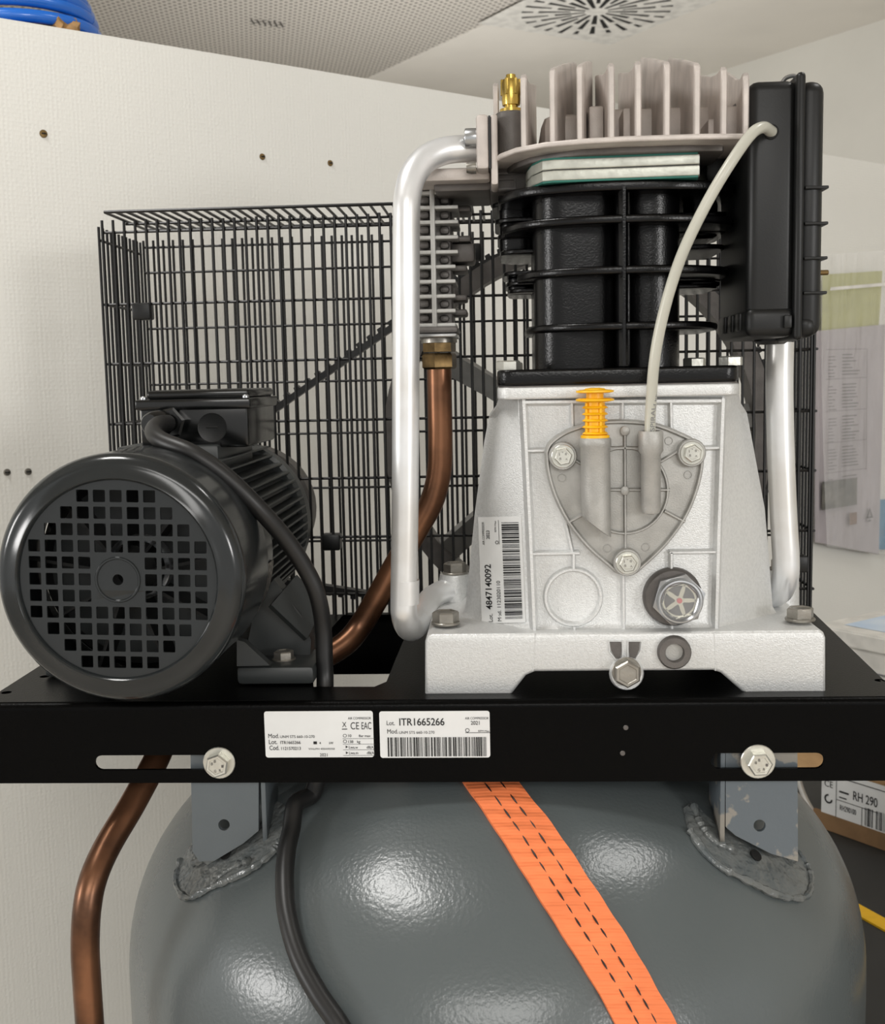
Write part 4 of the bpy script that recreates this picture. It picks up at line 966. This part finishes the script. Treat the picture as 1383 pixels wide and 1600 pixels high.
# milky hose -----------------------------------------------------------
hp_ = [(1206, 206, .918), (1192, 199, .905), (1172, 212, .895), (1137, 262, .888), (1103, 320, .888), (1069, 390, .89), (1046, 456, .893), (1030, 520, .897), (1022, 570, .90), (1018, 620, .904), (1016, 655, .906), (1016, 678, .906)]
hs = obj('breather_hose', MB().tube(cr([W(*p) for p in hp_], 8), .0043, 16), M['hose'], label='milky plastic hose arching from the black air filter down to the side cover', cat='hose')
ft = Frame(W(1014, 672, .9012), Vector((.0005, 0, 0)), Vector((-.00003, 0, -.0005))); ft.N = Vector((0, -1, 0)); t = MB(); text(t, ft, 'SPIRALFLEX', 8.5, 2, 68, 7, lift=.0004, rot=90)
obj('printed_text', t, M['greyink'], hs)

# ================================================================== AIR FILTER
af = thing('air_filter', 'black plastic air filter box bolted to the right of the pump head', 'filter box', (.23, .98, wz(528, .92, 1230)))
def fxz(px, py, D=.92): q_ = W(px, py, D); return q_.x, q_.z
xa, za1 = fxz(1170, 126); xb_, za0 = fxz(1243, 490); _, zl = fxz(1205, 527); xr_, _ = fxz(1288, 300); xc_ = fxz(1254, 300)[0]
obj('housing', MB().box((xa, .918, za0 - .004), (xb_, 1.035, za1), .008, seg=4), M['bplastic'], af)
obj('housing_foot', MB().box((xa - .001, .916, zl), (xb_, 1.036, za0 + .006), .007, seg=4), M['bplastic'], af)
obj('lid_rim', MB().box((xb_ - .003, .912, zl - .003), (xc_, 1.04, za1 + .004), .0035, seg=3), M['bplastic'], af)
lid = obj('lid', MB().box((xc_ - .004, .918, zl + .0), (xr_, 1.035, za1 - .001), .009, seg=4), M['bplastic'], af)
obj('lid_base', MB().box((xc_ - .004, .917, zl - .001), (xr_ - .003, 1.036, fxz(1270, 490)[1]), .008, seg=4), M['bplastic'], lid)
for y in (294, 350, 404, 458):
    z = fxz(1270, y)[1]; obj('lid_rib', MB().box((xc_ + .001, .9155, z - .0012), (xr_ + .0025, 1.03, z + .0012), .0008), M['bplastic'], lid)
x_, z_ = fxz(1228, 503); obj('clip', MB().box((x_ - .003, .9125, z_ - .005), (x_ + .003, .92, z_ + .005), .001), M['bplastic'], af)
x_, z_ = fxz(1202, 122); obj('rim_tab', MB().tube(cr([Vector((x_ + .021 + a_, .93, z_ + b_ - .001)) for a_, b_ in ((-.010, -.002), (-.006, .003), (0, .0045), (.003, .002))], 5), .0016, 8), M['steel'], af, 'small bright metal clip on top')
for k in range(3):
    obj('vent_slot', MB().box((xa - .0025, .935 + .03 * k, zl + .006), (xa, .95 + .03 * k, zl + .02), .001), M['bplastic'], af)
c = W(1205, 206, .918); obj('hose_grommet', MB().lathe([(.0056, 0), (.0056, .0015), (.0046, .002)], c, (0, -1, 0), 18), M['inside'], af)
c = W(1284, 426, .985); obj('mounting_bolt', MB().cyl(c - Vector((.004, 0, 0)), c + Vector((.0055, 0, 0)), .0022, 10, bev=.0006), M['screw'], af, 'rusty bolt end')
c = W(1217, 532, .96); obj('filter_outlet', MB().lathe([(.0125, 0), (.0145, -.002), (.0145, .0015), (.011, .004)], Vector((c.x, .985, zl)), (0, 0, -1), 24), M['bplastic'], af)
obj('inlet_neck', MB().box((wx(1120, 250, 1.0) - .012, .985, wz(290, 1.0, 1130)), (xa + .002, 1.03, wz(225, 1.0, 1130)), .006), M['bplastic'], af)

# ================================================================== PIPES
def pipe(name, pts, r, m, label, cat, n=20, sub=9, **kw):
    return obj(name, MB().tube(cr([W(*p) for p in pts], sub), r, n, **kw), M[m], label=label, cat=cat)
lp_ = pipe('discharge_pipe', [(746, 232, .99), (715, 233, .985), (690, 237, .98), (664, 250, .972), (645, 275, .962), (637, 305, .956), (635, 340, .953), (634.5, 450, .95), (634, 650, .948), (633, 800, .948), (631, 930, .948), (632, 962, .95), (640, 981, .965), (652, 975, .99), (662, 955, 1.015), (672, 938, 1.035), (690, 926, 1.05), (712, 922, 1.06), (745, 922, 1.065)], .0112, 'alu', 'bent aluminium discharge pipe left of the silver crankcase', 'pipe')
obj('pipe_sleeve', MB().tube([W(633.5, y, .948) for y in (906, 925, 943)], .0117, 20), M['alu'], lp_)
rpipe = pipe('intake_pipe', [(1219, 535, .99), (1218, 600, .99), (1220, 700, .99), (1224, 800, .99), (1228, 870, .99), (1227, 900, .992), (1219, 922, 1.0), (1203, 930, 1.02), (1188, 921, 1.04), (1170, 905, 1.055), (1150, 900, 1.06)], .0114, 'alu', 'bent aluminium pipe under the black air filter, right of the crankcase', 'pipe')
up = pipe('copper_pipe', [(686, 560, 1.06), (687, 620, 1.06), (688, 690, 1.06), (686, 740, 1.06), (674, 785, 1.06), (652, 825, 1.06), (620, 880, 1.06), (592, 930, 1.06), (565, 975, 1.06), (540, 1005, 1.05), (500, 1030, 1.04), (440, 1062, 1.03), (370, 1092, 1.02), (300, 1118, 1.0), (264, 1148, .975), (240, 1195, .955), (206, 1258, .925), (168, 1322, .895), (146, 1372, .875), (136, 1420, .865), (133, 1480, .862), (136, 1540, .862), (141, 1620, .862), (143, 1720, .862)], .0113, 'copper', 'aged copper pipe from the finned cooler under the plate and down beside the tank', 'pipe', sub=7)

# aftercooler ----------------------------------------------------------
ac = thing('aftercooler', 'grey cast finned cooler between the aluminium pipe and the black cylinders', 'cooler', W(690, 528, 1.06))
def bx(x0, y0, x1, y1, D0, D1, bev=.001):
    return MB().box((wx(x0, (y0 + y1) / 2, D0), D0, wz(y1, D0, (x0 + x1) / 2)), (wx(x1, (y0 + y1) / 2, D0), D1, wz(y0, D0, (x0 + x1) / 2)), bev)
obj('core', bx(640, 285, 706, 512, 1.042, 1.09, .004), M['dcast'], ac)
obj('fin_web', bx(673, 283, 681, 516, 1.025, 1.05, .0015), M['cover'], ac)
ys_ = [287, 301, 324, 347, 371, 394, 417, 440, 463, 486, 508]
for k, y in enumerate(ys_):
    xr2 = 736 if k in (0, 1, 2, 4) else 716 if k < 6 else 712
    obj('fin', bx(638, y - 3, min(xr2, 716), y + 3, 1.026, 1.085, .0008), M['cover'], ac)
    if k in (1, 2, 4, 6, 8, 9): obj('side_fin', bx(704, y - 3, 736 if k < 5 else 730, y + 7, 1.05, 1.09, .002), M['dcast'], ac)
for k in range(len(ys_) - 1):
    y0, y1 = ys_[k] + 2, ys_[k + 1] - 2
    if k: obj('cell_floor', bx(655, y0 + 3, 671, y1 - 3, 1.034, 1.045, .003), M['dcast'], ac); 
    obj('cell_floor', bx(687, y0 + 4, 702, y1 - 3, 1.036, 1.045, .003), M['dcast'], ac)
obj('side_block', bx(700, 380, 742, 410, 1.05, 1.09, .003), M['dcast'], ac)
obj('end_collar', bx(640, 510, 716, 521, 1.022, 1.09, .004), M['dcast'], ac)
obj('end_plate', bx(642, 521, 714, 527, 1.02, 1.09, .002), M['steel'], ac)
obj('header_block', bx(640, 262, 766, 283, .985, 1.08, .003), M['head'], ac)
obj('header_side', bx(678, 282, 768, 299, 1.0, 1.09, .003), M['dcast'], ac)
zc_ = W(686, 527, 1.06); zq = [W(686, y, 1.06).z for y in (528, 536, 550, 552, 577)]
obj('knurled_ring', MB().lathe([(.0165, 0), (.0165, zq[0] - zq[1])], (zc_.x, 1.06, zq[1]), (0, 0, 1), 20), M['boltdark'], ac)
obj('brass_adapter', MB().lathe([(.0152, 0), (.0152, zq[1] - zq[2])], (zc_.x, 1.06, zq[2]), (0, 0, 1), 6, .3), M['oldbrass'], ac)
obj('brass_nut', MB().lathe([(.0142, 0), (.0162, .0018), (.0162, zq[3] - zq[4] - .002), (.0146, zq[3] - zq[4])], (zc_.x, 1.06, zq[4]), (0, 0, 1), 6, .3), M['oldbrass'], ac)

# ================================================================== MOTOR
MX = wx(201, 897, .87); MZ = wz(897, .87, 201); MR = .0957
mo = thing('electric_motor', 'dark grey electric motor with a square-holed fan cover, left of the pump', 'motor', (MX, 1.05, ZP))
A0 = (MX, 0, MZ)
def myl(prof, n=72, cap=(True, True), mm='motor', name='part', par=None, label=None):
    return obj(name, MB().lathe([(r_, y_) for r_, y_ in prof], (MX, 0, MZ), (0, 1, 0), n, cap=cap), M[mm], par or mo, label)
cp = [(.0755, .8440), (.0762, .8415), (.0775, .8405), (.0795, .8412), (.0845, .8440)] + [(.0845 + .0112 * math.sin(a_), .8555 - .0115 * math.cos(a_)) for a_ in [PI / 2 * i / 8 for i in range(1, 9)]] + [(.0957, .925), (.0961, .936), (.0945, .936), (.0940, .925), (.0935, .858), (.0755, .847)]
cover = myl(cp, 96, (False, False), 'motor', 'fan_cover')
# grille disc with square holes
rows = [(-5, 2), (-4, 3), (-3, 4), (-2, 5), (-1, 5), (0, 5), (1, 5), (2, 5), (3, 4), (4, 3), (5, 2)]
p_ = .0127; hh = .0046; ga = math.radians(-1.5); hl = []
ccx, ccy = 0, 0
for j, k in rows:
    for i in range(-k, k + 1):
        if abs(j) <= 1 and abs(i) <= 1: continue
        sq = rrect(i * p_ - hh, j * p_ - hh, i * p_ + hh, j * p_ + hh, .0008, 2)
        hl.append([(x * math.cos(ga) - y * math.sin(ga), x * math.sin(ga) + y * math.cos(ga)) for x, y in sq])
hl.append(circ(0, 0, .0042, 18))
obj('grille', flat([circ(0, 0, .0762, 72)] + hl, .0009, 0, Matrix.Translation((MX, .8455, MZ)) @ FR), M['motor'], cover)
obj('grille_boss', MB().rib([Vector((MX + .0165 * math.cos(2 * PI * i / 36), .8448, MZ + .0165 * math.sin(2 * PI * i / 36))) for i in range(36)], .0030, .0012, closed=True), M['motor'], cover)
# fan behind
fan = myl([(.022, .875), (.022, .895), (.006, .9)], 24, mm='bplastic', name='cooling_fan')
for k in range(9):
    a_ = 2 * PI * k / 9; T_ = Matrix.Rotation(a_, 3, 'Y'); vs = [Vector(A0) + T_ @ Vector(v) for v in [(x, y, z) for x in (-.0012, .0012) for y in (.868, .902) for z in (.02, .078)]]
    obj('fan_blade', MB().add(vs, [(0, 1, 3, 2), (4, 6, 7, 5), (0, 2, 6, 4), (1, 5, 7, 3), (0, 4, 5, 1), (2, 3, 7, 6)]), M['bplastic'], fan)
myl([(.079, .902), (.079, .9045)], 40, mm='bplastic', name='fan_disc', par=fan)
obj('retaining_ring', MB().lathe([(.0250, 0), (.0250, .012), (.0215, .012), (.0215, .0)], (MX + .010, .862, MZ + .006), (0, 1, 0), 40, cap=(False, False)), M['steel'], fan, 'shiny steel ring behind the grille')
myl([(.072, .9), (.078, .915), (.078, 1.195), (.05, 1.2)], 64, mm='motorfin', name='stator_body')
myl([(.084, 1.18), (.088, 1.185), (.088, 1.205), (.04, 1.215), (.012, 1.216), (.012, 1.29)], 64, mm='motorfin', name='end_shield')
for k in range(-9, 10):
    z = k * .0088
    if abs(z) > .085: continue
    xo_ = math.sqrt(max(.0885 ** 2 - z * z, 0)); xi = math.sqrt(max(.077 ** 2 - z * z, 0)) - .004
    if abs(z) > .06: xi = .03; xo_ = max(xo_, .05)
    for sgn in (1, -1):
        xs_ = sorted((MX + sgn * xi, MX + sgn * xo_))
        obj('body_fin', MB().box((xs_[0], .975, MZ + z - .0011), (xs_[1], 1.185, MZ + z + .0011), .0004, seg=1), M['motorfin'], mo)
# terminal box
bxl, bxr = wx(213, 650, 1.0), wx(391, 650, 1.0); bz0 = wz(697, 1.0, 300); bz1 = wz(640, 1.0, 300); 
tbx = obj('terminal_box', MB().box((bxl + .003, 1.0, wz(700, 1.0, 300)), (bxr - .002, 1.118, wz(624, 1.0, 300)), .003), M['gplastic'], mo)
obj('box_lid', MB().box((bxl, .997, wz(640, 1.0, 300)), (bxr + .001, 1.121, wz(623, 1.0, 300)), .002), M['gplastic'], tbx)
obj('lid_cap', MB().box((bxl + .009, 1.003, wz(623.5, 1.0, 300)), (bxr - .0015, 1.115, wz(609, 1.0, 300)), .003), M['gplastic'], tbx)
for x, y in ((bxl + .006, 1.004), (bxr - .004, 1.003)):
    obj('lid_screw', MB().lathe([(.003, 0), (.003, .002), (.002, .003)], (x, y, wz(623.5, 1.0, 300)), (0, 0, 1), 12), M['steel'], tbx)
c = W(332, 668, 1.0); obj('blanking_plug', MB().lathe([(.0128, -.001), (.0128, .0012), (.0118, .0008)], c, (0, -1, 0), 30), M['bplastic'], tbx)
sl = MB().box((c.x - .005, c.y - .0021, c.z - .0004), (c.x + .005, c.y - .0012, c.z + .0012), .0003); obj('plug_slot', sl, M['inside'], tbx)
c = W(262, 661, 1.0); obj('cable_gland', MB().lathe([(.0145, 0), (.0145, .010), (.0125, .012)], c + Vector((.004, 0, 0)), (0, -1, 0), 6, .2), M['gplastic'], tbx)
obj('gland_cap', MB().lathe([(.0118, .010), (.0118, .020), (.0095, .028), (.008, .03)], c, (-.25, -1, .02), 24), M['gplastic'], tbx)
obj('box_base', MB().box((MX - .045, .99, MZ + .07), (MX + .045, 1.13, wz(697, 1.0, 300) + .001), .003), M['motorfin'], mo)
# rating plate on the body
pts = []
arc = [math.radians(a_) for a_ in range(-56, 0, 4)]
ring0 = [Vector((MX + .0932 * math.cos(a_), .938, MZ + .0932 * math.sin(a_))) for a_ in arc]; ring1 = [Vector((MX + .0932 * math.cos(a_), .974, MZ + .0932 * math.sin(a_))) for a_ in arc]
n_ = len(arc); ring2 = [Vector((MX + .0922 * math.cos(a_), .974, MZ + .0922 * math.sin(a_))) for a_ in arc]; ring3 = [Vector((MX + .0922 * math.cos(a_), .938, MZ + .0922 * math.sin(a_))) for a_ in arc]
rpl = obj('rating_plate', MB().add(ring0 + ring1 + ring2 + ring3, [(k_ * n_ + i, k_ * n_ + i + 1, ((k_ + 1) % 4) * n_ + i + 1, ((k_ + 1) % 4) * n_ + i) for k_ in range(4) for i in range(n_ - 1)]), M['boltdark'], mo, 'crinkled silver rating plate curved round the motor body')
t = MB(); rnd = random.Random(9)
for k in range(9):
    y = .941 + k * .0036
    a_ = -.95
    while a_ < -.1:
        l_ = rnd.uniform(.02, .09); aa = [a_ + l_ * i / 3 for i in range(4)]
        v1 = [Vector((MX + .0935 * math.cos(b_), y, MZ + .0935 * math.sin(b_))) for b_ in aa] + [Vector((MX + .0935 * math.cos(b_), y + .0012, MZ + .0935 * math.sin(b_))) for b_ in aa]
        t.add(v1, [(i, i + 1, i + 5, i + 4) for i in range(3)]); a_ += l_ + .03
obj('printed_text', t, M['ink'], rpl)
myl([(.0918, .93), (.0918, .978), (.088, .982)], 64, (False, False), mm='motor', name='body_band')
# feet
def foot(x0, x1):
    z1 = wz(1041, .945, 440)
    return MB().box((x0, .943, ZP + .0006), (x1, 1.01, z1), .004)
fxl = wx(370, 1050, .945); fxr = wx(491, 1050, .945)
ff = obj('foot', foot(fxl, fxr), M['motorfin'], mo)
g_ = [W(370, 1041, .944), W(370, 1000, .944), W(382, 1003, .944), W(422, 1040, .944)]
obj('foot_gusset', MB().loft([[v for v in g_], [v + Vector((0, .01, 0)) for v in g_]]), M['motorfin'], ff)
obj('foot_wall', MB().loft([[W(386, 1010, .985), W(400, 940, .985), W(428, 905, .985), W(470, 960, .985), W(486, 1000, .985), W(484, 1042, .985), W(395, 1042, .985)], [v + Vector((0, .02, 0)) for v in [W(386, 1010, .985), W(400, 940, .985), W(428, 905, .985), W(470, 960, .985), W(486, 1000, .985), W(484, 1042, .985), W(395, 1042, .985)]]]), M['motorfin'], ff)
pp = [W(424, 945, .97), W(464, 898, 1.0), W(495, 930, 1.01), W(498, 962, 1.0), W(480, 998, .975)]
nv = (pp[1] - pp[0]).cross(pp[4] - pp[0]).normalized(); nv = nv if nv.y > 0 else -nv
gp = obj('slanted_foot_plate', MB().loft([pp, [v + nv * .006 for v in pp]]), M['motorfin'], ff, 'light grey slanted web of the motor foot')
hexbolt((wx(444, 1035, .968), .968, wz(1041, .945, 440)), (0, 0, 1), .0088, .0065, .0102, .0015, 'boltdark', mo, a0=.4)
lf0 = wx(77, 1060, .985); f2_ = obj('foot', MB().box((lf0, .975, ZP + .0006), (lf0 + .055, 1.04, ZP + .012), .003), M['motorfin'], mo)
obj('foot_wall', MB().box((lf0 + .012, .985, ZP + .010), (lf0 + .05, 1.03, MZ - .03), .004), M['motorfin'], f2_)

# power cable: two visible runs, hidden under the plate between
cab = [(262, 661, .985), (247, 664, .965), (240, 676, .945), (256, 690, .93), (300, 708, .92), (350, 742, .92), (400, 790, .925), (446, 842, .94), (478, 890, .95), (496, 930, .955), (505, 980, .962), (507, 1030, .962), (508, 1062, .960), (507, 1100, .950), (503, 1150, .934), (497, 1205, .921), (488, 1240, .921)]
C3 = [W(*p) for p in cab]
for px, py in ((476, 1280), (466, 1310), (459, 1345), (457, 1390), (462, 1440), (480, 1500), (510, 1555), (545, 1605), (577, 1670), (603, 1760), (618, 1880), (624, 2050), (626, 2400)):
    C3.append(onface(px, py, .0125 if py > 1300 else .018))
pc = obj('power_cable', MB().tube(cr(C3, 7), .0074, 16), M['rubber'], label='thick black rubber cable curving over the motor and down the tank', cat='cable')
fc = Frame(onface(487, 1268, .0275), Vector((.0005, 0, 0)), Vector((-.00012, 0, -.0005))); fc.N = Vector((0, -1, 0))

# ================================================================== BELT GUARD
DG, DG2 = 1.25, 1.395
GXL = wx(162, 400, DG); GXR = wx(1266, 700, DG); gz0 = ZP - .05; gz1 = wz(345, DG, 180); gzt = wz(331, DG, 200)
bg = thing('belt_guard', 'black wire mesh belt guard cage behind the motor and pump', 'wire cage', ((GXL + GXR) / 2, 1.32, gz0))
cage_fix = []
def wmesh(name, L, ax, r=.0016):
    mb = MB(); e = Vector((0, 0, 0)); e[ax] = L; mb.lathe([(r, 0), (r, L)], (0, 0, 0), e, 6); me = bpy.data.meshes.new(name); me.from_pydata(mb.v, [], mb.f); fin_mesh(me, name, M['wire']); me.shade_smooth(); return me
def place(me, parent, loc, name='wire'):
    o = bpy.data.objects.new(name, me); C.objects.link(o); o.parent = parent; o.location = Vector(loc) - ORG[bg.name]; return o
nW = 64; dx = (GXR - GXL) / (nW - 1)
V = wmesh('wire', gz1 - gz0, 2); HX = wmesh('wire', GXR - GXL, 0); DY = wmesh('wire', DG2 - DG, 1)
def pframe(name, y):
    return obj(name, MB().cyl((GXL, y + .002, gz1 - .012), (GXR, y + .002, gz1 - .012), .0016, 6), M['wire'], bg)
fp = pframe('front_panel', DG); bp_ = pframe('back_panel', DG2)
rndw = random.Random(2)
for i in range(nW):
    place(V, fp, (GXL + dx * i, DG, gz0 + rndw.uniform(-.0008, .0008)))
    place(V, bp_, (GXL + dx * i, DG2, gz0 - .004))
for y in (468, 562, 657, 748, 840, 929): place(HX, fp, (GXL, DG + .0026, wz(y, DG, 500)))
for y in (420, 508, 596, 677, 762, 845, 925): place(HX, bp_, (GXL, DG2 - .0026, wz(y, DG2, 500)))
spn = [obj('side_panel', MB().cyl((x, DG, gz1 - .02), (x, DG2, gz1 - .02), .0015, 6), M['wire'], bg) for x in (GXL - .004, GXR + .003)]
for q_, x in zip(spn, (GXL - .004, GXR + .003)):
    for k in range(12): place(V, q_, (x, DG + (DG2 - DG) * k / 11, gz0 - .006))
    for y in (468, 562, 657, 748, 840, 929): place(DY, q_, (x + .0026, DG, wz(y, DG, 500)))
tpn = obj('top_panel', MB().cyl((GXL + .004, DG - .003, gzt), (GXR, DG - .003, gzt), .0019, 6), M['wire'], bg)
for y_, z_ in ((DG2 + .002, gzt), ((DG + DG2) / 2, gzt - .003)): place(HX, tpn, (GXL + .003, y_, z_))
for i in range(nW): place(DY, tpn, (GXL + .004 + dx * i * .995, DG, gzt))
for px, py in ((224, 487), (519, 846), (737, 395), (1245, 880)):
    q_ = W(px, py, DG + .006); obj('clip', MB().box((q_.x - .010, q_.y - .010, q_.z - .009), (q_.x + .010, q_.y + .008, q_.z + .009), .002), M['bplastic'], bg)
for x in (-.33, .27):
    obj('mounting_foot', MB().box((x - .012, YB - .001, gz0 + .0), (x + .012, DG + .004, gz0 + .004), .001), M['wire'], bg)

# flywheel ------------------------------------------------------------
FD = 1.315; fcx, fcz = wx(900, 680, FD), wz(680, FD, 900); FRr = .217
fw = thing('flywheel', 'large grey spoked flywheel inside the wire cage behind the pump', 'flywheel', (fcx, FD, fcz - FRr))
obj('rim', MB().lathe([(FRr - .020, -.022), (FRr, -.022), (FRr, .022), (FRr - .020, .022), (FRr - .020, -.022)], (fcx, FD, fcz), (0, 1, 0), 72, cap=(False, False)), M['dcast'], fw)
obj('hub', MB().lathe([(.035, -.03), (.035, .03)], (fcx, FD, fcz), (0, 1, 0), 32), M['dcast'], fw)
for k in range(5):
    a_ = math.radians(149 + 72 * k); d1 = Vector((math.cos(a_), 0, math.sin(a_))); s1_ = Vector((-d1.z, 0, d1.x)); rings = []
    for rr_, wd, tw in ((.03, .030, .3), (.11, .025, .45), (.2, .032, .6)):
        c = Vector((fcx, FD, fcz)) + d1 * rr_; e_ = s1_ * math.cos(tw) + Vector((0, math.sin(tw), 0)); g2 = s1_.cross(d1) * 1.0; g2 = e_.cross(d1).normalized() * .004
        rings.append([c + e_ * wd / 2 * sx_ + g2 * sy_ for sx_, sy_ in ((-1, -1), (1, -1), (1, 1), (-1, 1))])
    obj('spoke', MB().loft(rings), M['cover'], fw)
# belt
pcx, pcz, pr_r = MX, MZ, .078
pul = obj('motor_pulley', MB().lathe([(.02, -.02), (pr_r - .004, -.016), (pr_r - .004, .016), (.02, .02)], (pcx, FD, pcz), (0, 1, 0), 40), M['dcast'], mo)
R1, R2 = pr_r, FRr + .001; dv = Vector((fcx - pcx, fcz - pcz)); dist = dv.length; base_a = math.atan2(dv.y, dv.x); off_a = math.acos((R1 - R2) / dist)
loop = []
a1 = base_a + off_a; a2 = base_a - off_a
for i in range(41):                                     # around the small pulley (far side)
    a_ = a1 + (2 * PI - 2 * off_a) * i / 40; loop.append(Vector((pcx + R1 * math.cos(a_), FD, pcz + R1 * math.sin(a_))))
for i in range(81):
    a_ = a2 + (2 * off_a) * i / 80; loop.append(Vector((fcx + R2 * math.cos(a_), FD, fcz + R2 * math.sin(a_))))
loop.append(loop[0])
rings = []; teeth = MB(); acc = 0
for i in range(len(loop) - 1):
    p = loop[i]; t_ = (loop[(i + 1) % (len(loop) - 1)] - loop[i - 1 if i else -2]).normalized(); n = Vector((t_.z, 0, -t_.x))
    rings.append([p + n * a_ + Vector((0, b_, 0)) for a_, b_ in ((-.0035, -.007), (.0035, -.007), (.0035, .007), (-.0035, .007))])
rings.append(rings[0])
belt = obj('drive_belt', MB().loft(rings, cap=False), M['rubber'], label='black toothed drive belt running from the motor to the flywheel inside the cage', cat='belt')
for i in range(len(loop) - 1):
    p, q_ = loop[i], loop[i + 1]; L2 = (q_ - p).length; t_ = (q_ - p) / L2 if L2 else None
    if not t_: continue
    n = Vector((t_.z, 0, -t_.x)); s_ = (.0145 - acc % .0145)
    while s_ < L2:
        c = p + t_ * s_; teeth.add([c + t_ * a_ + n * b_ + Vector((0, d_, 0)) for a_, b_ in ((-.0035, .003), (.0035, .003), (.0028, .0075), (-.0028, .0075)) for d_ in (-.007, .007)], [(0, 1, 3, 2), (2, 3, 5, 4), (4, 5, 7, 6), (6, 7, 1, 0), (0, 2, 4, 6), (1, 7, 5, 3)]); s_ += .0145
    acc += L2
obj('belt_teeth', teeth, M['rubber'], belt, kind='stuff')
